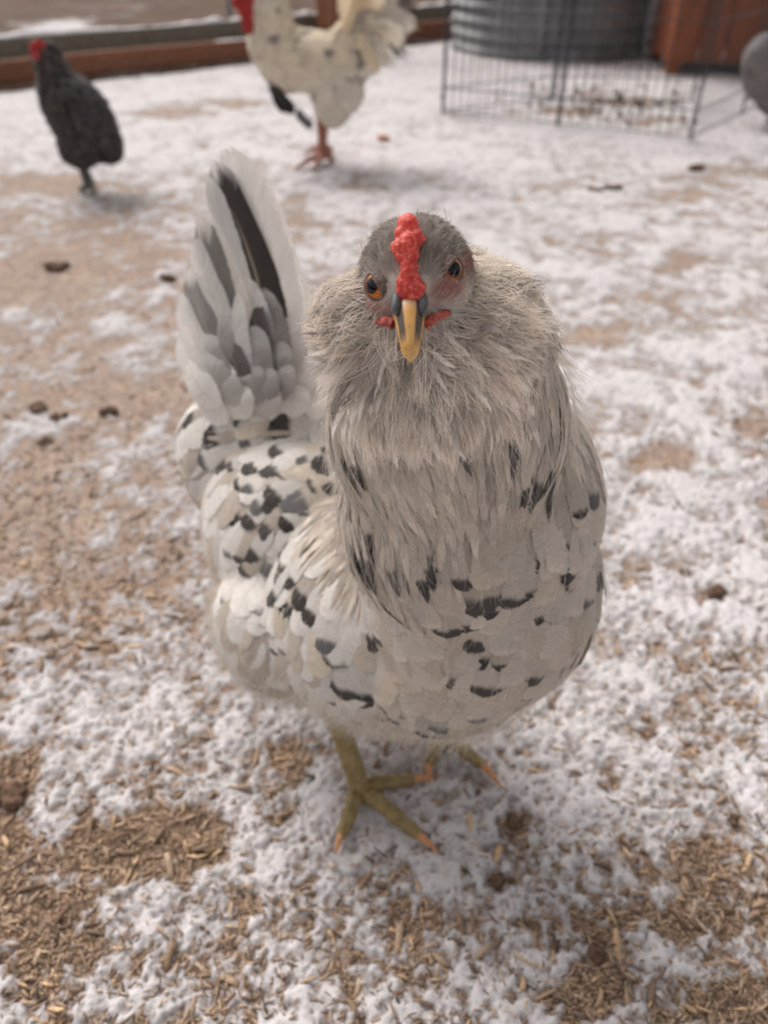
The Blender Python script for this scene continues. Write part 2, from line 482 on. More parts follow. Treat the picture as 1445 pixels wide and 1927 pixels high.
def snow_cap(parent, s0, s1, off, z, th, seed, gaps=.0, h=.016):
    n = int((s1 - s0) / .03); S = np.linspace(s0, s1, n); rows = []; rng = np.random.default_rng(seed)
    for s in S:
        q = fbm(np.array([s * 6.0]), np.array([seed * 3.1]), None, 3, seed)[0] + .35 - gaps
        hh = h * max(0.0, min(1.2, q * 1.6)); w = th * (.30 + .22 * min(1, max(0, q * 2)))
        for k in range(7):
            a = math.pi * k / 6
            rows.append(fpt(s, off + math.cos(a) * w, z - .002 + math.sin(a) * hh))
    F = [(i * 7 + k, i * 7 + k + 1, i * 7 + k + 8, i * 7 + k + 7) for i in range(n - 1) for k in range(6)]
    return mesh_from('snow_cap', rows, F, M_SNOWCAP, parent)
LEN = float(np.linalg.norm(FB - FA))
rail = thing('timber_rail', 'low red-brown timber rail along the yard edge behind the birds', 'rail', fpt(LEN / 2, 0, 0))
ZR = float(atY(0, 116, FA[1])[2])
for a, b in ((-2.6, 1.42), (1.424, LEN + 2.4)):
    plank('plank', a, b, 0, .020, ZR, .045, M_RAIL, rail)
for s in (-1.6, .3, 1.9, 3.4, 5.0):
    mesh_from('stake', *box(fpt(s, .035, .02), (.04, .03, .15), FAX), M_RAIL, rail, None, None, False)
snow_cap(rail, -2.5, LEN + 2.2, 0, ZR, .040, 3, .40, .005)
board = thing('weathered_board', 'grey-green weathered board with snow along its top edge', 'board', fpt(LEN / 2, .22, 0))
ZB = float(atY(0, 70, FA[1] + .40)[2]) + .012
for a, b in ((-2.4, .9), (.904, LEN + 2.3)):
    plank('plank', a, b, .22, -.03, ZB, .05, M_BOARD, board)
snow_cap(board, -2.3, LEN + 2.2, .22, ZB, .060, 5, .0, .020)
pp = atY(617, 48, (FA[1] + FB[1]) / 2 + .30)
post = thing('timber_post', 'orange-brown square timber post behind the cream rooster', 'post', (pp[0], pp[1], 0))
_pb = bmesh.new(); bmesh.ops.create_cube(_pb, size=1.0)
bmesh.ops.scale(_pb, vec=(.125, .125, 1.55), verts=_pb.verts); bmesh.ops.translate(_pb, vec=(pp[0], pp[1], .72), verts=_pb.verts)
bmesh.ops.bevel(_pb, geom=_pb.edges[:], offset=.006, segments=2, affect='EDGES')
mesh_from('shaft', [v.co[:] for v in _pb.verts], [tuple(v.index for v in f.verts) for f in _pb.faces], M_POST, post, None, None, False); _pb.free()
mesh_from('cap', *box((pp[0], pp[1], 1.512), (.15, .15, .03)), M_POST, post, None, None, False)
M_STEEL = plain('galvanised', (.33, .35, .36), .45, .5, .2, 30, .15, 60, .6)
tp = atY(432, 20, 5.6)
tpost = thing('steel_fence_post', 'thin blue-grey steel post behind the weathered board', 'post', (tp[0], tp[1], 0))
mesh_from('stem', *box((tp[0], tp[1], .60), (.035, .006, 1.3)), M_STEEL, tpost, None, None, False)
mesh_from('rib', *box((tp[0], tp[1] - .0165, .60), (.006, .026, 1.3)), M_STEEL, tpost, None, None, False)

# ---- corrugated tank
tc = G(1075, 116); TR = .66
tc = np.array([tc[0] + .02, tc[1] + TR, 0])
tank = thing('corrugated_tank', 'round grey corrugated metal tank standing behind the wire pen', 'tank', tc)
nz, na = 120, 96
zz = np.linspace(-.01, .58, nz); aa = np.linspace(0, 2 * np.pi, na, endpoint=False)
rr = TR + .011 * np.sin(zz / .074 * 2 * np.pi)
V = np.array([[tc[0] + r * math.cos(a), tc[1] + r * math.sin(a), z] for r, z in zip(rr, zz) for a in aa])
F = [(i * na + k, i * na + (k + 1) % na, (i + 1) * na + (k + 1) % na, (i + 1) * na + k) for i in range(nz - 1) for k in range(na)]
def tank_mat():
    t = NT('corrugated_zinc'); c = t.coords(); n = t.noise(t.mapping(c, (1, 1, .35)), 9, 5, .6); n2 = t.noise(c, 60, 3)
    col = t.mix(t.ramp(n, .3, .7), (.14, .145, .15), (.27, .275, .28)); col = t.mix(t.ramp(n2, .6, .8, 0, .25), col, (.10, .09, .085))
    t.bsdf(col, .5, None, .5, Metallic=.45); return t.m
M_TANK = tank_mat()
mesh_from('shell', V, F, M_TANK, tank)
k = np.linspace(0, 2 * np.pi, 97)
mesh_from('rim', *tube(np.stack([tc[0] + (TR + .004) * np.cos(k), tc[1] + (TR + .004) * np.sin(k), np.full(97, .585)], -1), .016, 10, None, False), M_TANK, tank)
mesh_from('soil', [(tc[0] + (TR - .02) * math.cos(a), tc[1] + (TR - .02) * math.sin(a), .53) for a in aa], [tuple(range(na))], plain('soil', (.07, .05, .04), .9, .1, .3, 30, .5), tank, None, None, False)
for a in (-1.9, -.9, .6, 2.2):
    cx, cy = tc[0] + TR * math.cos(a), tc[1] + TR * math.sin(a)
    mesh_from('seam', *box((cx, cy, .28), (.03, .03, .57), np.array([[math.cos(a), math.sin(a), 0], [-math.sin(a), math.cos(a), 0], [0, 0, 1]])), M_TANK, tank, None, None, False)

# ---- reddish crate
c0 = G(1252, 140)
crate = thing('timber_crate', 'red-brown timber box on short legs beside the metal tank', 'crate', (c0[0] + .35, c0[1] + .3, 0))
CW, CD, CH, CZ = .95, .60, .85, .055
cyaw = R(-6); CAX = np.array([[math.cos(cyaw), math.sin(cyaw), 0], [-math.sin(cyaw), math.cos(cyaw), 0], [0, 0, 1.0]])
def cp(x, y, z): return np.array([c0[0], c0[1], 0]) + CAX[0] * x + CAX[1] * y + UZ * z
nb = 7
for i in range(nb):
    w = CW / nb
    mesh_from('plank', *box(cp(w * (i + .5), .012, CZ + CH / 2 + .003 * (i % 2)), (w - .008, .022, CH), CAX), M_CRATE, crate, None, None, False)
    mesh_from('plank', *box(cp(w * (i + .5), CD - .012, CZ + CH / 2), (w - .008, .022, CH), CAX), M_CRATE, crate, None, None, False)
for i in range(5):
    w = (CD - .05) / 5
    for x in (.011, CW - .011):
        mesh_from('plank', *box(cp(x, .025 + w * (i + .5), CZ + CH / 2), (.022, w - .006, CH - .004), CAX), M_CRATE, crate, None, None, False)
mesh_from('lid', *box(cp(CW / 2, CD / 2, CZ + CH + .016), (CW + .04, CD + .04, .026), CAX), M_CRATE, crate, None, None, False)
for x in (.035, CW - .035):
    for y in (.045, CD - .045):
        mesh_from('leg', *box(cp(x, y, CZ / 2 - .008), (.06, .06, CZ + .014), CAX), M_CRATE, crate, None, None, False)

# ---- wire pen
M_WIRE = plain('black_wire', (.045, .045, .047), .5, .4, .2, 100)
p0, p1 = G(832, 214), G(1298, 264)
p0[2] = p1[2] = 0
pen = thing('wire_pen', 'black wire folding pen with upright bars in front of the tank', 'pen', (p0 + p1) / 2)
pdir = nrm(p1 - p0)
corners = [p0, p0 + (p1 - p0) * .5, p1]
pr = G(1475, 175); pr[2] = 0
corners.append(p1 + nrm(pr - p1) * .60)
back = np.array([-pdir[1], pdir[0], 0])
corners.append(corners[-1] + nrm(back + .25 * pdir) * .60)
pl_ = p0 + nrm(back + .55 * pdir) * .60
left = [p0, pl_, pl_ + nrm(back * .4 + pdir) * .60]
PH = .90
def pen_panel(a, b):
    L = np.linalg.norm(b - a); d = (b - a) / L; parts = []
    n = max(2, int(round(L / .038)))
    for i in range(n + 1):
        r = .0015 if 0 < i < n else .0022
        q = a + d * (L * i / n)
        parts.append(tube([q + UZ * .004, q + UZ * PH], r, 6))
    for z in (.010, .095, .36, .63, PH - .005):
        parts.append(tube([a + UZ * z, b + UZ * z], .0024, 6))
    V, F = join(parts)
    return mesh_from('panel', V, F, M_WIRE, pen, None, None, False)
for a, b in list(zip(corners[:-1], corners[1:])) + list(zip(left[:-1], left[1:])):
    g = nrm(b - a) * .010
    pen_panel(a + g, b - g)
for q in corners + left[1:]:
    V, F = tube([q + UZ * -.03, q + UZ * (PH + .03)], .0046, 8)
    mesh_from('corner_rod', V, F, M_WIRE, pen)
    for z in (.06, .45, .85):
        k = np.linspace(0, 2 * np.pi, 13)
        mesh_from('hinge_loop', *tube(np.stack([q[0] + .012 * np.cos(k), q[1] + .012 * np.sin(k), np.full(13, z)], -1), .0022, 6, None, False), M_WIRE, pen)

# ---- clods and bits lying about
M_CLOD = plain('clod', (.13, .082, .056), .85, .15, .4, 200, .6, 300)
M_CHIP = plain('orange_chip', (.48, .17, .07), .7, .2, .3, 200)
_clods = [(70, 765, .020, .011, 'flat oval brown clod on the snow left of the white hen'),
          (112, 782, .013, .012, 'dark upright clod just right of the flat oval clod'),
          (80, 826, .013, .010, 'small round clod below the flat oval clod on the snow'),
          (102, 500, .030, .022, 'brown clod on tan shavings below the dark grey hen'),
          (308, 522, .022, .018, 'dark brown clod on the snow left of the white tail'),
          (208, 772, .016, .014, 'dark lump at the edge of the bare patch beside the hen back'),
          (1347, 1112, .022, .016, 'dark brown lump on a bare patch right of the hen breast'),
          (968, 1540, .013, .010, 'brown crumb on the snow right of the hen toes'),
          (940, 1652, .012, .010, 'dark damp lump on the snow below the hen foot'),
          (1125, 1790, .013, .011, 'dark crumb among shavings at the bottom right of the snow'),
          (1378, 1540, .010, .008, 'small olive lump on the snow at the right edge'),
          (1316, 318, .035, .022, 'dark clod on the tan patch in front of the pen'),
          (1155, 352, .034, .014, 'dark clod on the open snow below the pen corner'),
          (1117, 360, .022, .014, 'small dark clod beside the larger one below the pen'),
          (8, 1490, .030, .018, 'large dark brown lump at the left edge of the shavings')]
for j, (px, py, r, h, lab) in enumerate(_clods):
    r, h = (r * .62, h * .62) if py > 1000 else (r * .85, h * .7)
    q = G(px, py); q[2] = ground_z(q[0], q[1])[0]
    rng = np.random.default_rng(100 + j)
    parts = [ellipsoid(q + np.array([rng.normal() * r * .4, rng.normal() * r * .3, h * .25 + abs(rng.normal()) * h * .15]), (r * rng.uniform(.4, .7), r * rng.uniform(.4, .6), h * rng.uniform(.45, .7)), None, 12, 8) for _ in range(6)]
    V, F = fuse(parts, r * .10, 3)
    V = V + nrm(V - q) * (fbm(V[:, 0] * 2.2 / r, V[:, 1] * 2.2 / r, V[:, 2] * 2.2 / r, 3, j) * r * .16)[:, None]
    o = thing_loc = mesh_from('dirt_clod', V, F, M_CLOD); tag(o, lab, 'clod', 'clods on the snow')
q = G(722, 264); q[2] = ground_z(q[0], q[1])[0]
V, F = box(q + (0, 0, .008), (.040, .020, .010), np.array([[.96, .28, 0], [-.28, .96, 0], [0, 0, 1.0]]))
V[4:, 2] += (.004, -.002, .003, 0)
o = mesh_from('wood_chip', V, F, M_CHIP, None, None, None, False); tag(o, 'orange wood chip on the snow between rooster and wire pen', 'wood chip')
# ---- dead leaves and crumbs on the snow inside the pen
_lr = np.random.default_rng(33); vs, fs, cs = [], [], []
for k in range(150):
    px, py = _lr.normal(1150, 95), _lr.normal(200, 22)
    if not (860 < px < 1290 and 150 < py < 245 and py < 205 + (px - 832) * .10): continue
    q = G(px, py); q[2] = ground_z(q[0], q[1])[0] + .006
    a = _lr.uniform(0, 6.28); L = _lr.uniform(.015, .045); w = L * _lr.uniform(.4, .8)
    d, s = np.array([math.cos(a), math.sin(a), _lr.normal() * .3]), np.array([-math.sin(a), math.cos(a), _lr.normal() * .3])
    for t in np.linspace(0, 1, 5):
        ww = w * math.sin(math.pi * min(.97, t * .9 + .08)); up = np.array([0, 0, L * .35 * math.sin(t * 3.1)])
        for e in (-.5, 0, .5): vs.append(q + d * L * (t - .5) + s * ww * e + up * (.6 + abs(e)))
    o0 = len(vs) - 15
    fs += [(o0 + i * 3 + j, o0 + i * 3 + j + 1, o0 + i * 3 + j + 4, o0 + i * 3 + j + 3) for i in range(4) for j in range(2)]
    cs += [np.array([.13, .085, .055]) * _lr.uniform(.5, 1.8)] * 15
ll = mesh_from('leaf_litter', vs, fs, chips.data.materials[0], None, {'hcol': np.array(cs)})
tag(ll, 'dead brown leaves and crumbs on the snow inside the wire pen', 'leaf litter', None, 'stuff')
# ================================================================== feathers and down
def feather_material(name, streak=.22, edge=.34, trans=.22):
    t = NT(name)
    uv = t.node('ShaderNodeUVMap', uv_map='UVMap').outputs[0]
    sep = t.node('ShaderNodeSeparateXYZ'); t.inp(sep, 0, uv)
    s = sep.outputs[1]
    tt = t.math('ABSOLUTE', t.math('MULTIPLY_ADD', sep.outputs[0], 2.0, -1.0))
    rnd = t.attr('frand')
    q = t.math('SUBTRACT', s, t.math('MULTIPLY', tt, .16))
    side = t.math('GREATER_THAN', sep.outputs[0], .5)
    cv = t.node('ShaderNodeCombineXYZ')
    t.inp(cv, 0, t.math('MULTIPLY', q, 26.0)); t.inp(cv, 1, t.math('MULTIPLY', tt, .9)); t.inp(cv, 2, t.math('MULTIPLY_ADD', rnd, 71.0, t.math('MULTIPLY', side, 7.0)))
    n1 = t.noise(cv.outputs[0], 1.0, 4, .65)
    cv2 = t.node('ShaderNodeCombineXYZ')
    t.inp(cv2, 0, t.math('MULTIPLY', q, 3.0)); t.inp(cv2, 1, t.math('MULTIPLY', sep.outputs[0], 2.0)); t.inp(cv2, 2, t.math('MULTIPLY', rnd, 133.0))
    n2 = t.noise(cv2.outputs[0], 1.0, 2, .5)
    # the dark tip, ragged along the barbs
    edge_s = t.math('ADD', t.math('ADD', s, t.math('MULTIPLY', t.math('SUBTRACT', n1, .5), .06)),
                    t.math('MULTIPLY', t.math('SUBTRACT', n2, .5), .28))
    tip = t.attr('tip')
    mask = t.ramp(edge_s, tip, t.math('ADD', tip, .13))
    col = t.mix(mask, t.attr('rootcol', 'Color'), t.attr('tipcol', 'Color'))
    # light and dark barbs, pale shaft
    k = t.ramp(n1, .25, .75, 1 - streak, 1 + streak, 'LINEAR')
    col = t.mix(1.0, col, k, 'MULTIPLY')
    shaft = t.math('MULTIPLY', t.ramp(tt, .03, .09, 1.0, 0.0), t.ramp(s, .55, .85, .45, 0.0))
    col = t.mix(shaft, col, (.62, .56, .48))
    nr = t.bump(n1, .35, .0006)
    d = t.node('ShaderNodeBsdfPrincipled')
    t.inp(d, 'Base Color', col); t.inp(d, 'Roughness', .62); t.inp(d, 'Specular IOR Level', .22); t.inp(d, 'Normal', nr)
    t.inp(d, 'Sheen Weight', .10); t.inp(d, 'Sheen Roughness', .4)
    tr = t.node('ShaderNodeBsdfTranslucent'); t.inp(tr, 'Color', col)
    m1 = t.node('ShaderNodeMixShader'); t.inp(m1, 0, trans); t.l.new(d.outputs[0], m1.inputs[1]); t.l.new(tr.outputs[0], m1.inputs[2])
    # frayed margin: barbs end unevenly
    e = t.math('MINIMUM', t.math('SUBTRACT', 1.0, tt), t.math('MULTIPLY', t.math('SUBTRACT', 1.0, s), 2.2))
    a = t.ramp(t.math('SUBTRACT', e, t.math('MULTIPLY', t.ramp(n1, .3, .75), edge)), -.02, .03, 0.0, 1.0, 'LINEAR')
    tp = t.node('ShaderNodeBsdfTransparent')
    m2 = t.node('ShaderNodeMixShader'); t.inp(m2, 0, a); t.l.new(tp.outputs[0], m2.inputs[1]); t.l.new(m1.outputs[0], m2.inputs[2])
    t.l.new(m2.outputs[0], t.out.inputs[0])
    return t.m
def hair_material(name, rough=.6):
    t = NT(name)
    col = t.attr('hcol', 'Color')
    d = t.node('ShaderNodeBsdfPrincipled')
    t.inp(d, 'Base Color', col); t.inp(d, 'Roughness', rough); t.inp(d, 'Specular IOR Level', .2)
    tr = t.node('ShaderNodeBsdfTranslucent'); t.inp(tr, 'Color', col)
    m1 = t.node('ShaderNodeMixShader'); t.inp(m1, 0, .3); t.l.new(d.outputs[0], m1.inputs[1]); t.l.new(tr.outputs[0], m1.inputs[2])
    t.l.new(m1.outputs[0], t.out.inputs[0])
    return t.m
M_FEATHER = feather_material('feather', .16, .24)
M_HACKLE = feather_material('hackle', .26, .40)
M_DOWN = hair_material('down')

def profile(kind, s):
    if kind == 'round':
        return np.minimum(1, (s / .35 + .18) ** .8) * np.sqrt(np.clip(1 - np.clip((s - .5) / .5, 0, 1) ** 2.4, 0, 1))
    if kind == 'lance':
        return np.minimum(1, (s / .3 + .25)) * np.clip(1 - np.clip((s - .35) / .65, 0, 1) ** 1.5, 0, 1)
    if kind == 'blade':                                  # tail and wing quills
        return np.minimum(1, (s / .25 + .12)) * (np.clip(1 - np.clip((s - .80) / .20, 0, 1) ** 2.2, 0, 1) ** .6)
NS, NTC = 9, 5
_T = np.linspace(-1, 1, NTC)
_FQ = np.array([[i * NTC + j, i * NTC + j + 1, (i + 1) * NTC + j + 1, (i + 1) * NTC + j] for i in range(NS - 1) for j in range(NTC - 1)])
_UV = np.array([[(t + 1) / 2, s] for s in np.linspace(0, 1, NS) for t in _T])
def feather_on(bvh, p, d, L, W, kind, lift0, lift1, flow=None, arch=.30, twist=0.0):
    """a feather laid on a body: its shaft follows the skin from p along d, tip lifted clear of the next"""
    S = np.linspace(0, 1, NS); ds = L / (NS - 1)
    P = np.array(p, float); d = nrm(d)
    rows = []
    w = profile(kind, S) * W / 2
    w[-1] = max(w[-1], W * .03)
    for i in range(NS):
        a, n, _, _ = bvh.find_nearest(Vector(P))
        a, n = np.array(a), np.array(n)
        if rows and n @ rows[-1][1] < .2: n = nrm(n + rows[-1][1] * 2)
        d = nrm(d - n * (d @ n))
        if flow is not None and i in (3, 6):
            f = flow(a); f = f - n * (f @ n); d = nrm(d * .7 + nrm(f) * .3)
        c = a + n * (lift0 + (lift1 - lift0) * S[i])
        rows.append((c, n, d)); P = a + d * ds
    V = np.empty((NS, NTC, 3))
    for i, (c, n, dd) in enumerate(rows):
        b = np.cross(n, dd)
        if twist: b = nrm(b + n * twist)
        V[i] = c + np.outer(_T * w[i], b) - np.outer(_T ** 2 * w[i] * arch, n)
    return V.reshape(-1, 3), rows
class FeatherSet:
    def __init__(s): s.items = []
    def add(s, V, root, tipc, tip, size=0.0, nrows=None):
        s.items.append((V, np.array(root, float), np.array(tipc, float), float(tip), float(RNG.random()), size))
    def build(s, name, parent, items=None, mat=None):
        items = s.items if items is None else items
        if not items: return None
        n = NS * NTC
        V = np.concatenate([i[0] for i in items])
        F = np.concatenate([_FQ + k * n for k in range(len(items))])
        A = {'rootcol': np.repeat([i[1] for i in items], n, 0), 'tipcol': np.repeat([i[2] for i in items], n, 0),
             'tip': np.repeat([i[3] for i in items], n), 'frand': np.repeat([i[4] for i in items], n)}
        return mesh_from(name, V, F, mat or M_FEATHER, parent, A, np.tile(_UV, (len(items), 1)))
def free_feather(path, W, up, kind='blade', arch=.15, ns=NS):
    """a quill held free of the body: centre line, width and the way its face looks"""
    P = spline(path, NS); S = np.linspace(0, 1, NS)
    T = nrm(np.gradient(P, axis=0)); w = profile(kind, S) * W / 2; w[-1] = max(w[-1], W * .06)
    V = np.empty((NS, NTC, 3))
    for i in range(NS):
        n = nrm(np.asarray(up) - T[i] * (np.asarray(up) @ T[i])); b = np.cross(n, T[i])
        V[i] = P[i] + np.outer(_T * w[i], b) - np.outer(_T ** 2 * w[i] * arch, n)
    return V.reshape(-1, 3)
def strands(name, pts, cols, radius, parent, mat=None, taper=.25):
    """pts (N,K,3) world; cols (N,3) or (N,K,3)"""
    N, K, _ = pts.shape
    c = bpy.data.hair_curves.new(name)
    c.add_curves([K] * N)
    c.position_data.foreach_set('vector', (pts.reshape(-1, 3) - origin(parent)).astype(np.float32).ravel())
    rr = np.linspace(1, taper, K)[None, :] * np.broadcast_to(np.asarray(radius, float).reshape(-1, 1), (N, 1))
    ra = c.attributes.get('radius') or c.attributes.new('radius', 'FLOAT', 'POINT')
    ra.data.foreach_set('value', rr.astype(np.float32).ravel())
    cc = np.ones((N, K, 4), np.float32); cc[..., :3] = cols if np.ndim(cols) == 3 else np.asarray(cols)[:, None, :]
    c.attributes.new('hcol', 'FLOAT_COLOR', 'POINT').data.foreach_set('color', cc.ravel())
    c.materials.append(mat or M_DOWN)
    o = bpy.data.objects.new(name, c)
    return link(o, parent)
def surface_points(V, F, spacing, seed=1, keep=None):
    """spread points over a skin: area-weighted darts, no two closer than spacing(p)"""
    rng = np.random.default_rng(seed)
    tris = []
    for f in F:
        tris.append(f[:3])
        if len(f) == 4: tris.append((f[0], f[2], f[3]))
    tris = np.array(tris); A, B, C = V[tris[:, 0]], V[tris[:, 1]], V[tris[:, 2]]
    cr = np.cross(B - A, C - A); ar = np.linalg.norm(cr, axis=1) / 2
    n = int(ar.sum() / (spacing if np.isscalar(spacing) else spacing[1]) ** 2 * 9)
    k = rng.choice(len(tris), n, p=ar / ar.sum())
    u, v = rng.random(n), rng.random(n); fl = u + v > 1; u[fl], v[fl] = 1 - u[fl], 1 - v[fl]
    P = A[k] + (B[k] - A[k]) * u[:, None] + (C[k] - A[k]) * v[:, None]
    N = nrm(cr[k])
    if keep is not None:
        m = keep(P, N); P, N = P[m], N[m]
    sp = np.full(len(P), spacing) if np.isscalar(spacing) else spacing[0](P)
    cell = float(sp.max()); grid = {}; out = []
    for i in range(len(P)):
        c = tuple(np.floor(P[i] / cell).astype(int)); ok = True
        for a in (-1, 0, 1):
            for b in (-1, 0, 1):
                for e in (-1, 0, 1):
                    for j in grid.get((c[0] + a, c[1] + b, c[2] + e), ()):
                        q = P[i] - P[j]
                        if q @ q < sp[i] * sp[i]: ok = False; break
                    if not ok: break
                if not ok: break
            if not ok: break
        if ok: grid.setdefault(c, []).append(i); out.append(i)
    return P[out], N[out]
# ================================================================== the hen: her skin
YAW = R(33)                                             # the body points 33 degrees to the right of the camera
BF = np.array([math.sin(YAW), -math.cos(YAW), 0.0])     # forward along the body
BL = np.array([math.cos(YAW), math.sin(YAW), 0.0])      # towards her left side (image right)
BU = np.array([0, 0, 1.0])
def baxes(tilt=0.0):                                    # rows: across, along, up; tilt raises the front
    f = BF * math.cos(tilt) + BU * math.sin(tilt)
    return np.array([BL, f, np.cross(BL, f)])
HEAD_C = atY(783, 520, .315)
HF = nrm([-.03, -math.cos(R(28)), -math.sin(R(28))])    # where the beak points
HL = nrm(np.cross(HF, [0, 0, 1.0])) * -1
HL = HL if HL[0] > 0 else -HL
HU = np.cross(HL, HF); HU = HU if HU[2] > 0 else -HU
HAX = np.array([HL, HF, HU])
hen_parts = [
    ellipsoid(atY(897, 1090, .388), (.086, .087, .096), baxes(.25)),      # breast
    ellipsoid(atY(890, 950, .378), (.090, .070, .088), baxes(.5)),        # crop
    ellipsoid(atY(715, 1140, .432), (.096, .105, .094), baxes(.1)),       # trunk
    ellipsoid(atY(850, 1215, .380), (.076, .068, .060), baxes(.1)),       # belly
    ellipsoid(atY(570, 1000, .510), (.084, .105, .086), baxes(-.15)),     # rump
    ellipsoid(atY(545, 1165, .440), (.062, .070, .062), baxes(.1)),       # right thigh fluff
    ellipsoid(atY(540, 862, .560), (.055, .060, .054), baxes(-.3)),       # saddle
    ellipsoid(atY(445, 870, .575), (.050, .070, .060), baxes(-.5)),       # tail root
    ellipsoid(atY(842, 810, .352), (.067, .052, .070)),                   # neck
    ellipsoid(atY(826, 700, .344), (.056, .043, .058)),
    ellipsoid(HEAD_C, (.0246, .0285, .0222), HAX),                        # skull
    ellipsoid(HEAD_C + HF * .018 - HU * .005, (.0150, .018, .0150), HAX), # face
    ellipsoid(HEAD_C + HF * .010 + HL * .0175 + HU * .0085, (.0050, .012, .0035), HAX), # brows
    ellipsoid(HEAD_C + HF * .010 - HL * .0175 + HU * .0085, (.0050, .012, .0035), HAX),
    ellipsoid(atY(682, 612, .318), (.019, .018, .018)),                   # muffs
    ellipsoid(atY(908, 608, .326), (.024, .019, .022)),
    ellipsoid(atY(798, 730, .306), (.028, .016, .022)),                   # beard
]
HV, HFc = fuse(hen_parts, .0035, 14)
HEN_LOC = G(680, 1480); HEN_LOC[2] = 0
HBVH = BVHTree.FromPolygons([Vector(p) for p in HV], HFc)
def near(p):
    a, n, i, d = HBVH.find_nearest(Vector(p))
    return np.array(a), np.array(n)
def hit(px, py):                                        # where the line of sight through a pixel meets the hen
    r = Vector(ray(px, py)).normalized()
    a, n, i, d = HBVH.ray_cast(Vector(CAMP), r)
    return (None, None) if a is None else (np.array(a), np.array(n))
# ================================================================== the hen: plumage
hen = thing('hen', 'white and grey hen with black-tipped feathers, fluffy beard and red comb, facing the camera', 'hen', HEN_LOC)
M_SKIN = plain('hen_skin', (.50, .45, .40), .8, .1, .12, 90)
hen_body = mesh_from('body', HV, HFc, M_SKIN, hen)

# which way feathers lie, read off the photograph: pixel, direction in the picture
_guides = [(640,800,0,1),(700,800,-.1,1),(770,900,.1,1),(850,900,.2,1),(950,850,.35,1),(1030,800,.3,1),(1085,900,.25,1),(1020,700,.25,1),
 (640,700,-.1,1),(650,1000,.15,1),(760,1050,.1,1),(900,1000,.2,1),(1110,1050,0,1),(950,1150,.05,1),(1050,1200,-.25,1),(900,1300,-.2,1),
 (800,1300,-.3,1),(720,1200,-.2,1),(620,1250,-.4,1),(590,870,-.8,.6),(520,870,-.85,.5),(470,800,-1,.1),(430,800,-.9,.1),(560,780,-1,.1),
 (600,960,-.5,.8),(480,1000,-.7,.7),(430,1000,-.5,.85),(505,1110,-.6,.8),(560,1180,-.5,.85),(420,900,-.8,.5),(470,1200,-.4,1),(700,1330,-.5,.8),
 (680,1100,-.15,1),(850,1380,-.3,1),(950,1370,-.3,1),(1030,1290,-.35,1)]
_gp, _gd = [], []
for px, py, dx, dy in _guides:
    a, n = hit(px, py)
    if a is None: continue
    r = ray(px, py); s = np.linalg.norm(r)
    v = RGT * dx - UPV * dy
    v = v - n * (v @ n) - 0 * r
    _gp.append(a); _gd.append(nrm(v))
_c = hen_body and HV.mean(0)
for a, v in [((.08, .55, .22), -BF), ((.12, .46, .22), -BF - .3 * BU), ((.0, .52, .12), -BF), ((-.05, .60, .22), -BF), ((.06, .42, .10), -BF),
             ((.14, .40, .30), -BU - .4 * BF), ((.06, .43, .40), -BU - .6 * BF), ((.0, .45, .34), -BU - BF), ((-.02, .50, .33), -BF)]:
    _gp.append(np.array(a)); _gd.append(nrm(v))
_gp, _gd = np.array(_gp), np.array(_gd)
def flow(p):
    w = 1.0 / (np.sum((_gp - p) ** 2, 1) + 1e-5) ** 1.5
    return nrm((_gd * w[:, None]).sum(0))

WHITE = np.array([.83, .79, .735]); CREAM = np.array([.70, .61, .50]); GREY = np.array([.38, .33, .28]); PALE = np.array([.58, .505, .43])
DARK = np.array([.066, .057, .053]); SLATE = np.array([.16, .15, .15])
# dark feather tips seen in the photograph: pixel of the tip, radius
_spots = np.array([(1110,1040,18),(1120,1085,14),(1072,1090,16),(955,1120,26),(992,1090,18),(1008,1150,18),
 (915,1160,30),(870,1185,20),(848,1200,22),(905,1215,24),(930,1265,28),(992,1272,20),(1000,1290,14),(850,1095,18),(705,1205,24),
 (635,1265,26),(640,1285,20),(540,1285,20),(600,1200,24),(548,1150,20),(508,1118,20),(548,1045,26),(553,1080,18),(642,1105,12),
 (462,1000,20),(470,975,16),(490,935,16),(452,1015,12),(412,845,22),(372,800,18),(380,840,14),(468,785,22),(452,842,20),(520,852,22),(512,890,20),(590,785,20),
 (565,805,16),(600,845,18),(420,770,14),(498,1060,14),(835,1385,24),(800,1375,24),(735,1378,22),(1135,1110,14),(845,1270,18),
 (395,870,16),(540,830,14),(440,900,12),(610,880,12),(575,930,14),(1145,1000,12),(700,1325,10),(745,1330,12),(430,862,16),(455,885,14),(487,908,18),(502,1002,14),(522,962,18),(447,962,14),(476,1042,16),(562,992,18),(602,1012,14),(532,1102,14),(582,1125,16),(482,1092,14),(562,862,16),(622,905,14),(1092,942,14),(1126,962,14),(1062,1012,12),(1130,1062,12)], float)
def spot(pix):
    d = np.hypot(_spots[:, 0] - pix[0], _spots[:, 1] - pix[1]) / _spots[:, 2]
    return d.min()
_vis = lambda a, n: n @ nrm(a - CAMP) < .25

def is_head(p): return np.linalg.norm((np.atleast_2d(p) - HEAD_C) @ HAX.T / np.array([.030, .040, .030]), axis=1)
def region(P):
    """0 body, 1 neck hackle, 2 head and beard"""
    pix = proj(P)
    neckline = np.interp(pix[:, 0], [560, 625, 680, 760, 860, 960, 1040, 1110], [700, 1000, 1090, 1130, 1010, 930, 850, 800])
    front = P[:, 1] < .47
    r = np.where((pix[:, 1] < neckline) & (pix[:, 0] > 605) & (P[:, 2] > .24) & front, 1, 0)
    return np.where((P[:, 2] > .447) & front & (r >= 0) & (P[:, 2] > .447), 2, r)
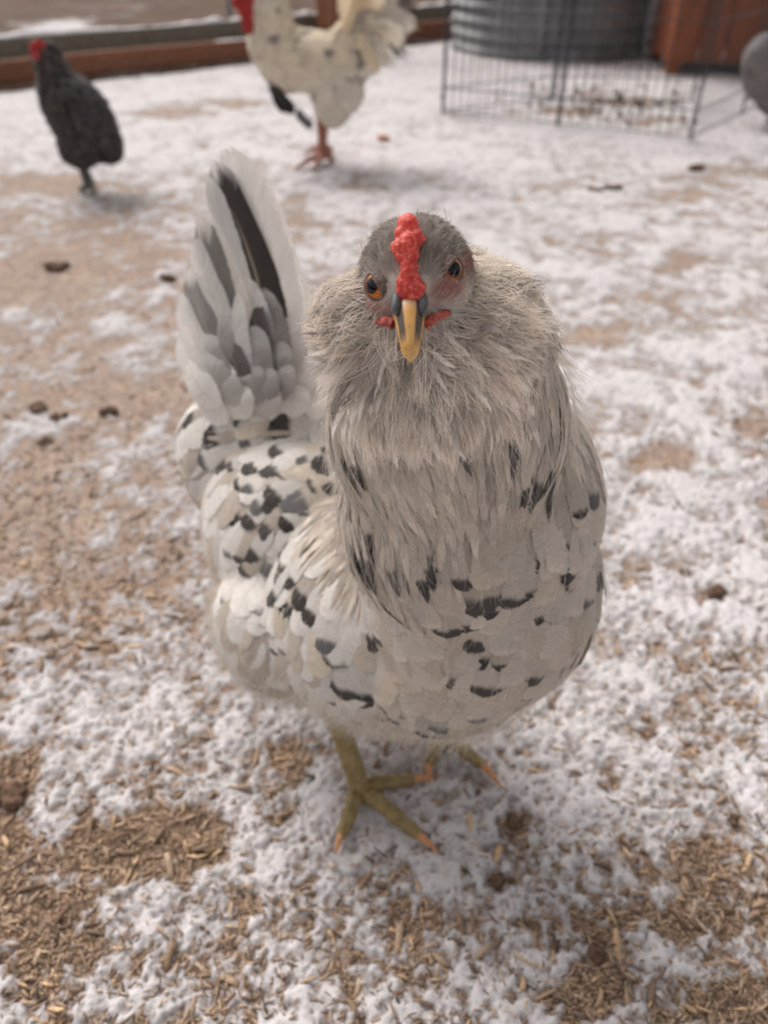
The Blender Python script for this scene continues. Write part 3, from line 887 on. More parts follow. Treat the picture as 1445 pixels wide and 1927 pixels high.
# ---- contour feathers of the body
_bpts, _bn = surface_points(HV, HFc, (lambda P: np.where(region(P) == 1, .0068, .0118), .0085), 3, lambda P, N: region(P) < 2)
_reg = region(_bpts)
fs_body, fs_neck, fs_wing = FeatherSet(), FeatherSet(), FeatherSet()
tips, ntips = [], []
def in_wing(pix):                                     # the folded right wing on the picture's left
    x, y = pix
    return 395 < x < 640 and 835 < y < 1190 and y > 835 + (x - 395) * .02 and (x - 400) * .62 + 1000 > y - 60
for p, n, g in zip(_bpts, _bn, _reg):
    d = flow(p); rnd = RNG.random
    if g == 1:
        d = nrm(d + .11 * RNG.normal(size=3))
        L, W = .040 * (.75 + .5 * rnd()), .0100 * (.75 + .5 * rnd())
        V, rows = feather_on(HBVH, p, d, L, W, 'lance', .0004, .0010 + .0014 * rnd(), flow, .22, .10 * RNG.normal())
        tip = rows[-2][0]; s = spot(proj(tip))
        base = GREY * (.9 + .5 * rnd()) + (PALE - GREY) * (rnd() ** 1.2)
        tc, ts = base * (1.1 + .25 * rnd()), .55
        if rnd() < .05: tc, ts = SLATE * (.8 + .5 * rnd()), .35
        fs_neck.add(V, base, tc, ts, 0)
        if _vis(p, n): ntips.append((proj(rows[-3][0]), len(fs_neck.items) - 1))
        continue
    pix0 = proj(p)
    low = smooth(.19, .12, p[2])                       # fluffier towards the belly
    sz = .70 + .60 * rnd(); L, W = .037 * sz, .0265 * sz * (.85 + .3 * rnd())
    if pix0[0] < 640 and pix0[1] < 1100: L *= 1.12; W *= 1.02
    d = nrm(d + .10 * RNG.normal(size=3))
    V, rows = feather_on(HBVH, p, d, L, W, 'round', .0004, .0012 + .0018 * rnd(), flow, .13, .07 * RNG.normal())
    tip = rows[-2][0]; tp = proj(tip); vis = _vis(p, n)
    mix = rnd()
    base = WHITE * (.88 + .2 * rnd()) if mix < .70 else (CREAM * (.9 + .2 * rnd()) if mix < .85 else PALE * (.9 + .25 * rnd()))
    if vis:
        br = float(smooth(600, 820, tp[0]))              # breast tinted buff-grey, partly standing in for shade; back and wing white
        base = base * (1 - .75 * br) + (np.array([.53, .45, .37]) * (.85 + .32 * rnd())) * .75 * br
    tc, ts = base * (1.02 + .1 * rnd()), .75
    dark = False
    if vis:
        if rnd() < (.12 if tp[0] > 640 else .24): tc, ts = (SLATE if rnd() < .6 else DARK) * (1 + .6 * rnd()), .78 + .14 * rnd()
    elif rnd() < .16: tc, ts = DARK * (1 + .5 * rnd()), .62
    fset = fs_wing if vis and in_wing(pix0) else fs_body
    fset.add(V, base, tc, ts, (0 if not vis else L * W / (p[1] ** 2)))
    if vis: tips.append((proj(rows[-3][0]), fset, len(fset.items) - 1, L * W / (p[1] ** 2), rows[-1][0]))
# every dark tip of the photograph goes to the feather whose tip lies nearest; a big mark takes its neighbour too
_tp = np.array([t[0] for t in tips]); _used = set()
for x, y, r in _spots:
    order = np.argsort(np.hypot(_tp[:, 0] - x, _tp[:, 1] - y)); got = 0
    for i in order[:8]:
        if i in _used or np.hypot(*(_tp[i] - (x, y))) > 45 or got >= (2 if r >= 24 else 1): continue
        q = Vector(tips[i][4]); v = (q - Vector(CAMP)); dd = v.length
        h = HBVH.ray_cast(Vector(CAMP), v.normalized(), dd - .012)
        if h[0] is not None: continue
        _used.add(i); got += 1
        fset, k = tips[i][1], tips[i][2]; it = fset.items[k]
        c = DARK * (.8 + .6 * RNG.random()) if RNG.random() < .7 else SLATE * (.7 + .5 * RNG.random())
        fset.items[k] = (it[0], it[1] * .85 + SLATE * .15, c, .50 + .28 * RNG.random(), it[4], it[5] * 4)
_np = np.array([t[0] for t in ntips])
for x, y in ((1042, 940), (1030, 925), (1000, 955), (988, 945), (692, 1070), (684, 1050), (676, 905), (672, 880), (625, 770), (800, 1105), (765, 760), (1062, 830), (700, 1095)):
    for i in np.argsort(np.hypot(_np[:, 0] - x, _np[:, 1] - y))[:3 if y > 900 else 1]:
        it = fs_neck.items[ntips[i][1]]
        V = it[0] + nrm(CAMP - it[0].mean(0)) * .0012            # these lie on top of their neighbours
        fs_neck.items[ntips[i][1]] = (V, it[1], DARK * (.8 + .7 * RNG.random()), .40, it[4], it[5])
wing = None
def largest(fs, k):
    o = sorted(range(len(fs.items)), key=lambda i: -fs.items[i][5])
    return [fs.items[i] for i in o[:k] if fs.items[i][5] > 0], [fs.items[i] for i in o[k:]] + [fs.items[i] for i in o[:k] if fs.items[i][5] <= 0]
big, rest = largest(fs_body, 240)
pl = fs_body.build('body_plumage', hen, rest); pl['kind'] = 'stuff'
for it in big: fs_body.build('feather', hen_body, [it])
big, rest = largest(fs_wing, min(90, len(fs_wing.items) // 2))
wing = fs_wing.build('wing', hen, rest); wing['kind'] = 'stuff'
for it in big: fs_wing.build('wing_feather', wing, [it])
nk = fs_neck.build('neck_hackle', hen, None, M_HACKLE); nk['kind'] = 'stuff'
print('feathers', len(fs_body.items), len(fs_neck.items), len(fs_wing.items))
# ================================================================== the hen: head, tail, legs
def head_hit(px, py):
    a, n = hit(px, py)
    return a, n
# ---- comb: a low lumpy ridge from the crown down to the nostrils
M_COMB = (lambda t: (t.bsdf(t.mix(t.ramp(t.noise(t.coords(), 1100, 3), .60, .72, 0, .7), t.mix(t.ramp(t.noise(t.coords(), 520, 4), .35, .75), (.52, .028, .018), (.80, .13, .09)), (.86, .42, .34)), .5,
          t.bump(t.noise(t.coords(), 900, 3), .5, .0006), .45, Subsurface_Weight=.15), t.m)[1])(NT('comb_flesh'))
_comb = []
_crng = np.random.default_rng(5)
for px, py, rad, up in [(768,432,.0068,.0085),(757,445,.0045,.0075),(782,450,.0052,.006),(752,466,.0050,.006),(768,462,.0058,.0085),(776,476,.0045,.006),(757,484,.0036,.006),
                        (766,496,.0038,.006),(776,508,.0036,.005),(768,520,.0046,.0045),(780,528,.0038,.003),(760,534,.0048,.0022),(772,540,.0058,.0022),(786,545,.0050,.0016),
                        (760,552,.0048,.0014),(774,556,.0056,.0016),(788,560,.0042,.0008),(752,560,.0042,.0008)]:
    a, n = hit(px, py + 10 * (py < 500))
    if a is None: continue
    rad *= .71; c = a + HU * up * .40 + n * up * .15
    _comb.append(ellipsoid(c, (rad * .95, rad, rad), None, 12, 8))
    _comb.append(ellipsoid((c + a) / 2, (rad * .7, rad * .9, rad), None, 12, 8))
    for k in range(7):
        v = nrm(_crng.normal(size=3) + nrm(CAMP - c) * .8 + HU * .4)
        _comb.append(ellipsoid(c + v * rad * .75, np.full(3, rad * (.22 + .22 * _crng.random())), None, 8, 6))
CV, CF = fuse(_comb, .00075, 2, .4)
CV = CV + nrm(CV - CV.mean(0)) * (fbm(CV[:, 0] * 700, CV[:, 1] * 700, CV[:, 2] * 700, 3, 9) * .0007)[:, None]
mesh_from('comb', CV, CF, M_COMB, hen)

# ---- beak
B0 = atY(770, 590, HEAD_C[1] - .026)
BTIP = atY(772, 681, HEAD_C[1] - .0455)
BD = nrm(BTIP - B0 + HU * .006); BUP = nrm(HU - BD * (HU @ BD)); BLEN = float((BTIP - B0) @ BD)
def beak_rings(n0, length, w0, h0, droop, top, power=1.0):
    rings, lat, ss = [], [], []
    for i in range(n0):
        s = i / (n0 - 1)
        c = B0 + BD * length * s - BUP * (droop * s ** 2.0) + BUP * top
        rd = math.sqrt(max(.04, 1 - max(0, (s - .82) / .18) ** 2)); w = w0 * (1 - s ** 1.1 * .58) * rd; h = h0 * (1 - s ** 1.5 * .62) * (.35 + .65 * rd)
        a = np.linspace(0, 2 * np.pi, 20, endpoint=False)
        x = np.sign(np.cos(a)) * np.abs(np.cos(a)) ** .9 * w
        z = np.where(np.sin(a) > 0, np.sin(a) ** 1.15 if False else np.abs(np.sin(a)) ** 1.15, -np.abs(np.sin(a)) * .55) * h
        rings.append(c + x[:, None] * HL + z[:, None] * BUP); lat.append(np.cos(a)); ss.append(np.full(20, s))
    V = np.concatenate(rings); F = []
    for i in range(n0 - 1):
        for k in range(20):
            a, b = i * 20 + k, i * 20 + (k + 1) % 20
            F.append((a, b, b + 20, a + 20))
    F.append(tuple(range((n0 - 1) * 20, n0 * 20))); F.append(tuple(range(19, -1, -1)))
    return V, F, np.concatenate(lat), np.concatenate(ss)
def beak_material():
    t = NT('beak_horn'); lat = t.math('ABSOLUTE', t.attr('lat')); s = t.attr('along'); c = t.coords()
    n = t.noise(c, 260, 4, .6)
    stripe = t.math('MULTIPLY', t.ramp(t.math('ADD', lat, t.math('MULTIPLY', n, .2)), .40, .58), t.ramp(t.math('ADD', lat, t.math('MULTIPLY', n, .12)), .90, 1.02, 1.0, 0.0))
    stripe = t.math('MULTIPLY', stripe, t.ramp(t.math('ADD', s, t.math('MULTIPLY', n, .2)), .72, 1.0, 1.0, 0.0))
    col = t.mix(t.ramp(n, .3, .7), (.60, .30, .075), (.72, .42, .15))
    col = t.mix(t.ramp(s, .02, .25, .75, 0.0), col, (.55, .40, .28))
    col = t.mix(t.math('MULTIPLY', stripe, .93), col, (.045, .042, .045))
    col = t.mix(t.ramp(s, .85, 1.0, 0.0, .4), col, (.70, .48, .25))
    t.bsdf(col, .38, t.bump(t.noise(t.mapping(c, (1, 1, 1)), 700, 3), .25, .0004), .45)
    return t.m
M_BEAK = beak_material()
V, F, la, ss = beak_rings(14, BLEN, .0068, .0072, .0060, .0006)
beak = mesh_from('beak', V, F, M_BEAK, hen, {'lat': la, 'along': ss})
print('beak tip', proj(V[-10]), 'base', proj(V[5]))
V2, F2, la2, ss2 = beak_rings(10, BLEN * .72, .0060, .0042, .0040, -.0052)
mesh_from('lower_mandible', V2, F2, M_BEAK, beak, {'lat': la2 * .3, 'along': ss2})
M_NOSTRIL = plain('nostril_skin', (.10, .10, .105), .5, .4, .3, 500)
for sx in (-1, 1):
    c = B0 + BD * .0005 + BUP * .0055 + HL * sx * .0054
    V, F = ellipsoid(c, (.0022, .0058, .0030), np.array([nrm(HL * .8 - HF * .5 * sx * 0), HF, HU]) @ Matrix.Rotation(0, 3, 'Z'), 14, 10)
    mesh_from('nostril', V, F, M_NOSTRIL, beak)
# ---- red skin at the corners of the mouth
M_GAPE = plain('red_face_skin', (.40, .085, .065), .55, .35, .45, 600, .6, 900)
for sx, px, py in ((-1, 716, 604), (1, 838, 588)):
    e0 = B0 + HL * sx * .0066 - BUP * .0022 + BD * .004
    a, n = hit(px, py)
    e1 = a + n * .0010
    mid = (e0 + e1) / 2 + nrm(CAMP - e0) * .0020 + HU * .0010
    V, F = tube(spline([e0, mid, e1], 12), np.linspace(.0023, .0016, 12), 10, (HU, .8))
    V = V + nrm(V - V.mean(0)) * (fbm(V[:, 0] * 420, V[:, 1] * 420, V[:, 2] * 420, 3, 3) * .0016)[:, None]
    mesh_from('gape_skin', V, F, M_GAPE, beak)
# ---- eyes
def eye_material():
    t = NT('eye'); r = t.attr('rad')
    n = t.noise(t.coords(), 700, 3)
    col = t.mix(t.ramp(r, .45, .51), (.004, .004, .005), t.mix(t.ramp(n, .35, .65), (.30, .075, .008), (.58, .17, .02)))
    col = t.mix(t.ramp(r, .86, .98), col, (.06, .018, .008))
    t.bsdf(col, .05, None, .30)
    return t.m
EYES = []
M_EYE = eye_material(); M_LID = plain('eyelid', (.19, .14, .115), .6, .25, .35, 600, .7, 1100)
for px, py, look in ((704, 538, (-.74, -.62, .22)), (851, 508, (.52, -.82, .30))):
    a, n = hit(px, py)
    ax = nrm(n * .35 + nrm(look) * .65)
    up = nrm(HU - ax * (HU @ ax)); side = np.cross(up, ax)
    up = nrm(up - HL * .38 * np.sign(look[0])); up = nrm(up - ax * (up @ ax)); side = np.cross(up, ax)
    c = a - ax * .0044
    V, F = ellipsoid(c, (.0067, .0067, .0067), np.array([side, up, ax]), 28, 20)
    rad = np.arccos(np.clip(nrm(V - c) @ ax, -1, 1)) / R(62)
    EYES.append((c, ax))
    e = mesh_from('eye', V, F, M_EYE, hen, {'rad': rad})
    # lids: a shell round the ball, open in a slanting almond; a wrinkled red rim below, a brow above
    nu, nv = 48, 30
    al = np.linspace(0, 2 * np.pi, nu, endpoint=False); vs = []
    for i in range(nv):
        s = i / (nv - 1)
        for q in al:
            ox, oy = math.cos(q) * .84, math.sin(q) * (.36 if math.sin(q) > 0 else .66)     # edge of the opening
            gx, gy = math.cos(q) * .995, math.sin(q) * .995
            x, y = ox + (gx - ox) * s, oy + (gy - oy) * s
            z = math.sqrt(max(0, 1 - x * x - y * y)); rr = .0067 * (1.03 + .09 * math.sin(min(1, s * 3.2) * math.pi) + .012 * math.sin(5 * q + 17 * s))
            vs.append(c + (side * x + up * y + ax * z) * rr)
    F = [(i * nu + k, i * nu + (k + 1) % nu, (i + 1) * nu + (k + 1) % nu, (i + 1) * nu + k) for i in range(nv - 1) for k in range(nu)]
    mesh_from('eyelid', vs, F, M_LID, e)
    k = np.linspace(R(-140), R(30), 24)
    ring = c + ax * .0020 + np.outer(np.cos(k), side) * .0069 + np.outer(np.sin(k), up) * .0075
    V, F = tube(ring, .0004 + .00015 * np.sin(k * 5 + 1), 8)
    V = V + nrm(V - c) * (fbm(V[:, 0] * 900, V[:, 1] * 900, V[:, 2] * 900, 2, 3) * .0006)[:, None]
    mesh_from('eye_skin', V, F, M_GAPE, e)

# ---- tail quills and coverts: root pixel, tip pixel, root depth, tip depth, width, colours
TW, TG, TD = np.array([.88, .85, .81]), np.array([.42, .395, .375]), np.array([.075, .064, .060])
M_QUILL = feather_material('quill', .15, .12, .45)
TUP = nrm([-.35, -1.0, .42])
_tail = [  # (root), (tip), y root, y tip, width, bend, root colour, tip colour, tip start
    ((570,725),(490,430),.606,.668,.040,-.012,TW,TW,.9),
    ((582,730),(530,520),.608,.655,.036,-.010,TW,TW*.95,.9),
    ((556,715),(445,285),.592,.656,.036,-.014,TW,TW,.9),
    ((545,715),(418,270),.586,.652,.042,-.014,TW,TW,.9),
    ((524,715),(398,300),.582,.648,.038,-.010,TD,TW,.86),
    ((494,715),(386,322),.574,.642,.020,-.006,TW,TW,.9),
    ((480,715),(374,388),.566,.634,.030,-.004,TW,TW,.9),
    ((460,715),(370,400),.562,.630,.024,-.004,TG*.62,TW,.84),
    ((455,720),(366,440),.556,.622,.024,.000,TW,TW,.7),
    ((445,725),(352,505),.550,.612,.024,.004,TG*.8,TW,.86),
    ((430,735),(342,555),.546,.602,.026,.006,TW,TW,.9),
    ((418,750),(337,630),.546,.592,.026,.006,TW,TW*.9,.9),
    ((590,740),(560,590),.588,.622,.030,-.004,TW*.9,TW,.8),
]
_cov = [
    ((510,725),(452,515),.560,.610,.030,-.004,TG*1.2,TW,.55),
    ((495,725),(470,548),.552,.602,.022,-.003,TD*2.0,TD*2.0,.5),
    ((530,730),(492,540),.562,.606,.028,-.004,TG*1.1,TW*.8,.78),
    ((470,730),(398,500),.556,.610,.026,.000,TD*2.6,TG,.85),
    ((465,735),(440,545),.546,.596,.026,.002,TW*.85,TW*.92,.6),
    ((455,740),(405,560),.545,.594,.028,.003,TG*1.2,TW*.8,.6),
    ((440,745),(378,600),.540,.588,.026,.004,TG*1.1,TW*.85,.6),
    ((518,735),(515,575),.556,.592,.026,-.002,TG*.9,TG*.8,.7),
    ((548,740),(548,590),.562,.592,.028,-.002,TW*.75,TW*.9,.7),
    ((470,745),(425,625),.540,.578,.024,.001,TD*2.6,TG*.9,.75),
    ((495,745),(478,610),.542,.576,.028,.000,TG*1.2,TW*.75,.6),
    ((440,750),(380,650),.536,.572,.028,.003,TG*1.2,TW*.8,.55),
    ((525,745),(528,640),.548,.572,.026,-.001,TG*.9,TG*1.2,.6),
    ((565,745),(582,655),.558,.576,.026,-.001,TW*.9,TW,.7),
    ((415,765),(350,680),.532,.574,.030,.003,TW,TW,.7),
    ((450,760),(408,680),.532,.562,.028,.002,TG*1.4,TW,.5),
    ((490,755),(462,675),.534,.560,.028,.001,TG*1.1,TG*1.4,.5),
    ((525,755),(535,680),.538,.560,.028,.000,TG*1.0,TG*1.2,.6),
    ((505,760),(495,690),.532,.556,.028,.000,TG*.9,TG*1.2,.6),
    ((565,760),(575,700),.548,.562,.026,.000,TW*.8,TW*.9,.6),
    ((430,790),(365,735),.530,.560,.030,.002,TW,TW*.9,.6),
    ((470,785),(440,720),.526,.548,.030,.002,TW*.9,TG*1.6,.6),
    ((510,785),(500,722),.528,.546,.030,.001,TG*1.6,TW*.9,.6),
    ((550,785),(560,722),.534,.550,.030,.000,TW*.9,TW,.6),
    ((590,790),(600,715),.545,.560,.030,.000,TW,TW*.9,.6),
]
for k, (r0, t0, y0, y1, w, bend, c0, c1, ts) in enumerate(_tail + _cov):
    a, b = atY(*r0, y0), atY(*t0, y1)
    cov = k >= len(_tail)
    side = nrm(np.cross(b - a, TUP))
    mid = (a + b) / 2 + side * bend * -1 + TUP * (.004 if cov else .003)
    lean = nrm(TUP + side * RNG.normal() * .12)
    V = free_feather([a, mid, b], w, lean, 'round' if cov else 'blade', .22)
    f = FeatherSet(); f.add(V, c0 * (.95 + .1 * RNG.random()), c1, ts)
    f.build('tail_covert' if cov else 'tail_feather', hen, None, M_QUILL)

# ---- legs and toes
def leg_material():
    t = NT('leg_scales'); c = t.coords()
    v = t.node('ShaderNodeTexVoronoi'); t.inp(v, 'Vector', t.mapping(c, (1, 1, 1.6))); t.inp(v, 'Scale', 380.0)
    n = t.noise(c, 120, 4)
    col = t.mix(t.ramp(n, .3, .7), (.28, .20, .078), (.45, .34, .15))
    col = t.mix(t.ramp(v.outputs[0], .0, .6, .0, .45), col, (.12, .075, .03))
    t.bsdf(col, .5, t.bump(v.outputs[0], .5, .0008), .4)
    return t.m
M_LEG = leg_material()
M_CLAW = plain('claw_horn', (.56, .27, .12), .4, .4, .2, 300)
def make_leg(top, ankle, toes, back):
    parts = []
    top, ankle = np.array(top), np.array(ankle)
    mid = (top + ankle) / 2 + np.array([0, .004, 0])
    q = np.linspace(0, 1, 120)
    V, F = tube(spline([top, mid, ankle + (0, 0, .004), ankle - (0, 0, .004)], 120), np.interp(q, [0, .5, .9, 1], [.0100, .0088, .0100, .0078]) * (1 + .06 * ((q * 22) % 1.0 - .5)), 14)
    V = V + nrm(V - np.array([V[:, 0].mean(), V[:, 1].mean(), 0])) * 0
    leg = mesh_from('leg', V, F, M_LEG, hen)
    pad = ellipsoid(ankle + (0, 0, -.004), (.0095, .0095, .0065), None, 16, 10)
    for j, (tip, claw0) in enumerate(toes + back):
        tip, claw0 = np.array(tip), np.array(claw0)
        d = claw0 - ankle
        rad = .0071 if j < len(toes) else .0045
        pts = [ankle + d * .05, ankle + d * .35 + (0, 0, .0035), ankle + d * .7 + (0, 0, .001), claw0]
        s = np.linspace(0, 1, 90)
        rr = np.interp(s, [0, .4, 1], [rad * 1.08, rad * .98, rad * .68]) * (1 + .09 * np.cos(s * 2 * np.pi * 3.5)) * (1 + .07 * ((s * 15) % 1.0 - .5))
        V, F = tube(spline(pts, 90), rr, 12)
        V[:, 2] = np.maximum(V[:, 2], .001)
        mesh_from('toe', V, F, M_LEG, leg)
        e = nrm(tip - claw0)
        V, F = tube(spline([claw0 - e * .002, (claw0 + tip) / 2 + (0, 0, .0022), tip], 12), np.linspace(.0042, .0008, 12), 10)
        mesh_from('claw', V, F, M_CLAW, leg)
    mesh_from('foot_pad', *pad, M_LEG, leg)
a = G(676, 1485, .013)
make_leg([-.056, .405, .135], a, [(G(631, 1608, .002), G(642, 1572, .006)), (G(826, 1608, .002), G(788, 1572, .006)), (G(817, 1466, .003), G(778, 1466, .007))],
         [(a + (-.02, .045, -.010), a + (-.014, .030, -.006))])
a = G(832, 1385, .013)
make_leg([.045, .432, .135], a, [(G(944, 1484, .002), G(908, 1440, .006)), (G(808, 1476, .002), G(806, 1440, .006)), (G(740, 1368, .003), G(768, 1372, .006))],
         [(a + (-.02, .045, -.010), a + (-.014, .030, -.006))])
# ================================================================== the hen: down, beard and muffs
def comb_strands(P, N, D, L, K, lift, curl, jit, seed):
    """strands from roots P along D, laid over the skin, tips lifted"""
    rng = np.random.default_rng(seed)
    out = np.empty((len(P), K, 3))
    L = np.broadcast_to(np.asarray(L, float), (len(P),)); lift = np.broadcast_to(np.asarray(lift, float), (len(P),))
    s = np.linspace(0, 1, K)
    J = rng.normal(size=(len(P), 3)) * jit
    for i in range(K):
        out[:, i] = P + (D + J * s[i]) * (L * s[i])[:, None] + N * (lift * s[i] ** .8)[:, None] + curl * (s[i] ** 2)
    return out
# image directions for the face: the muffs sweep out from the beak, the beard hangs
_fg = [(700,600,-1,.15),(640,600,-1,.1),(600,620,-1,.2),(640,660,-1,.35),(690,660,-.8,.7),(660,560,-1,-.25),(620,560,-1,-.2),(720,690,-.35,1),(770,720,0,1),
       (700,740,-.5,.9),(820,720,.4,1),(860,680,.8,.6),(830,640,.8,.5),(900,560,.8,-.5),(940,600,1,-.1),(980,620,1,.25),(900,640,1,.2),(960,560,.9,-.35),
       (920,700,.8,.7),(980,680,.8,.6),(880,760,.5,1),(940,770,.6,.9),(770,790,.05,1),(820,800,.3,1),(1000,660,.7,.8),
       (720,440,-.5,-.4),(790,430,.1,-1),(850,450,.5,-.5),(720,500,-.4,-.5),(830,520,.3,-.6),(760,600,0,1),(690,480,-.8,0),(880,480,.8,0),(800,480,.1,-1),(740,470,-.1,-1)]
_fgp, _fgd = [], []
for px, py, dx, dy in _fg:
    a, n = hit(px, py)
    if a is None: continue
    v = RGT * dx - UPV * dy; v = v - n * (v @ n)
    _fgp.append(a); _fgd.append(nrm(v))
_fgp, _fgd = np.array(_fgp), np.array(_fgd)
def face_flow(P):
    w = 1.0 / (np.sum((_fgp[None] - P[:, None]) ** 2, 2) + 4e-6) ** 2
    v = (w[:, :, None] * _fgd[None]).sum(1)
    return nrm(v)
def dense(V, F, n, seed, keep):
    rng = np.random.default_rng(seed)
    tris = np.array([t for f in F for t in ((f[0], f[1], f[2]),) + (((f[0], f[2], f[3]),) if len(f) == 4 else ())])
    A, B, C = V[tris[:, 0]], V[tris[:, 1]], V[tris[:, 2]]
    cen = (A + B + C) / 3; cr = np.cross(B - A, C - A)
    m = keep(cen, nrm(cr)); A, B, C, cr = A[m], B[m], C[m], cr[m]
    ar = np.linalg.norm(cr, axis=1)
    k = rng.choice(len(A), n, p=ar / ar.sum())
    u, v = rng.random(n), rng.random(n); f = u + v > 1; u[f], v[f] = 1 - u[f], 1 - v[f]
    return A[k] + (B[k] - A[k]) * u[:, None] + (C[k] - A[k]) * v[:, None], nrm(cr[k])
def skull_d(P): return np.linalg.norm((P - HEAD_C) @ HAX.T / np.array([.0262, .034, .0250]), axis=1)
def bare(P):                                            # beak, comb base, eyes: no hair
    pix = proj(P)
    x, y = pix[:, 0], pix[:, 1]
    b = ((np.abs(x - 770) < 34) & (y > 520) & (y < 640)) | ((np.abs(x - 768) < 13) & (y < 540))
    for ex, ey, rx, ry in ((704, 542, 14, 26), (851, 514, 20, 28)):
        b |= ((x - ex) / rx) ** 2 + ((y - ey) / ry) ** 2 < 1
    return b & (P[:, 1] < HEAD_C[1] + .012)
def mottled(P, base, seed, amt=.35, sc=260):
    n = fbm(P[:, 0] * sc, P[:, 1] * sc, P[:, 2] * sc, 3, seed)
    return base[None] * (1 + amt * n)[:, None] * (.85 + .3 * np.random.default_rng(seed).random(len(P)))[:, None]
# ---- crown and face: short close feathers
P, N = dense(HV, HFc, 16000, 11, lambda p, n: (skull_d(p) < 1.12) & (p[:, 2] > HEAD_C[2] - .022))
m = ~bare(P); P, N = P[m], N[m]
D = face_flow(P); D = nrm(D - N * np.sum(D * N, 1)[:, None])
pix = proj(P)
crown = smooth(560, 500, pix[:, 1])
col = mottled(P, np.array([.37, .325, .285]), 21, .55, 420) * crown[:, None] + mottled(P, np.array([.68, .61, .55]), 22, .3) * (1 - crown)[:, None]
for ex, ey, rx, ry in ((842, 545, 26, 16), (826, 560, 30, 16), (735, 575, 16, 16), (712, 572, 12, 14), (870, 500, 8, 36)):   # bare red skin shows through round the eye and lores
    k = smooth(1.4, .5, np.hypot((pix[:, 0] - ex) / rx, (pix[:, 1] - ey) / ry))[:, None] * .5
    col = col * (1 - k) + np.array([.46, .13, .10]) * k
pts = comb_strands(P, N, D, .0042 + .0024 * RNG.random(len(P)), 4, .0003, np.zeros(3), .12, 31)
def clear_of_eyes(pts):
    ok = np.ones(len(pts), bool)
    for c, ax in EYES:
        q = pts - (c + ax * .004)
        ok &= np.linalg.norm(q + HU * .0012, axis=2).min(1) > .0044
    return ok
m = clear_of_eyes(pts); pts, col = pts[m], col[m]
h = strands('head_down', pts, col, .00022, hen); h['kind'] = 'stuff'
# ---- muffs and beard: long loose wisps, strands gathered towards shared tips
def wisps(name, keep, n_w, per, L0, L1, lift, col, seed, droop, spread=.0045, tipc=1.16):
    rng = np.random.default_rng(seed)
    P, N = dense(HV, HFc, n_w, seed, keep)
    m = ~bare(P); P, N = P[m], N[m]
    D = face_flow(P); D = nrm(D - N * np.sum(D * N, 1)[:, None] + rng.normal(size=P.shape) * .18)
    L = L0 + (L1 - L0) * rng.random(len(P)) ** 1.3
    lf = lift * (.5 + rng.random(len(P)))
    K = 7; s = np.linspace(0, 1, K)
    allp, allc = [], []
    base = mottled(P, np.array(col), seed + 1, .28, 150)
    dk = rng.random(len(P)) < .06
    base[dk] *= .45
    for j in range(per):
        off = rng.normal(size=P.shape) * spread; off -= N * np.sum(off * N, 1)[:, None]
        r0 = P + off
        tip_j = rng.normal(size=P.shape) * .0016
        Lj = L * (.7 + .4 * rng.random(len(P)))
        pts = np.empty((len(P), K, 3))
        for i in range(K):
            gather = 1 - .80 * s[i] ** 1.4
            pts[:, i] = P + off * gather + D * (Lj * s[i])[:, None] + N * (lf * np.sin(s[i] * 2.2) * .9)[:, None] + np.array(droop) * (L * s[i] ** 2)[:, None] + tip_j * s[i] ** 2
        allp.append(pts)
        c = base[:, None, :] * (np.linspace(.82, tipc, K)[None, :, None]) * (.82 + .36 * rng.random(len(P)))[:, None, None]
        allc.append(c)
    allp, allc = np.concatenate(allp), np.concatenate(allc); m = clear_of_eyes(allp)
    o = strands(name, allp[m], allc[m], .00017, hen, None, .35); o['kind'] = 'stuff'
    return o
_lo, _hi = .405, HEAD_C[2] + .010
outside = lambda p: (skull_d(p) > .97) | (((p - HEAD_C) @ HU < -.006) & (np.abs((p - HEAD_C) @ HL) > .009)) | ((p - HEAD_C) @ HU < -.014)
wisps('muff', lambda p, n: outside(p) & (p[:, 2] > .455) & (p[:, 2] < _hi) & (proj(p)[:, 0] < 735) & (p[:, 1] < .35), 400, 40, .005, .012, .0035, (.82, .745, .665), 41, (0, 0, .0))
wisps('muff', lambda p, n: outside(p) & (p[:, 2] > .447) & (p[:, 2] < _hi + .006) & (proj(p)[:, 0] > 820) & (p[:, 1] < .36), 480, 40, .006, .014, .0035, (.86, .785, .705), 42, (0, 0, -.08))
wisps('beard', lambda p, n: outside(p) & (p[:, 2] > .425 + .016 * vnoise(p[:, 0] * 110, p[:, 1] * 60, None, 5)) & (p[:, 2] < .470) & (np.abs(proj(p)[:, 0] - 815) < 135) & (n[:, 1] < -.1), 260, 44, .006, .030, .0045, (.86, .785, .71), 43, (0, .03, -.25))
# ---- small pointed feathers among the wisps
def face_feathers(name, keep, n, L0, L1, W, lift, col, seed):
    rng = np.random.default_rng(seed); f = FeatherSet()
    P, N = dense(HV, HFc, n, seed, keep)
    m = ~bare(P); P, N = P[m], N[m]
    D = face_flow(P)
    S = np.linspace(0, 1, NS); w = profile('lance', S); w[-1] = .04
    for p, nn, d in zip(P, N, D):
        d = nrm(d - nn * (d @ nn) + rng.normal(size=3) * .16); L = L0 + (L1 - L0) * rng.random()
        b = nrm(np.cross(nn, d) + nn * rng.normal() * .35); lf = lift * (.5 + rng.random())
        c = p + np.outer(S * L, d) + np.outer(lf * np.sin(S * 2.3), nn) + np.outer(-.10 * L * S ** 2, [0, 0, 1.0])
        V = c[:, None, :] + (w * W * (.7 + .6 * rng.random()) / 2)[:, None, None] * _T[None, :, None] * b
        if not clear_of_eyes(V): continue
        base = np.array(col) * (.62 + .5 * rng.random())
        if rng.random() < .07: base = base * .4
        f.add(V.reshape(-1, 3), base * .85, base * 1.12, .5)
    o = f.build(name, hen, None, M_BEARD); o['kind'] = 'stuff'
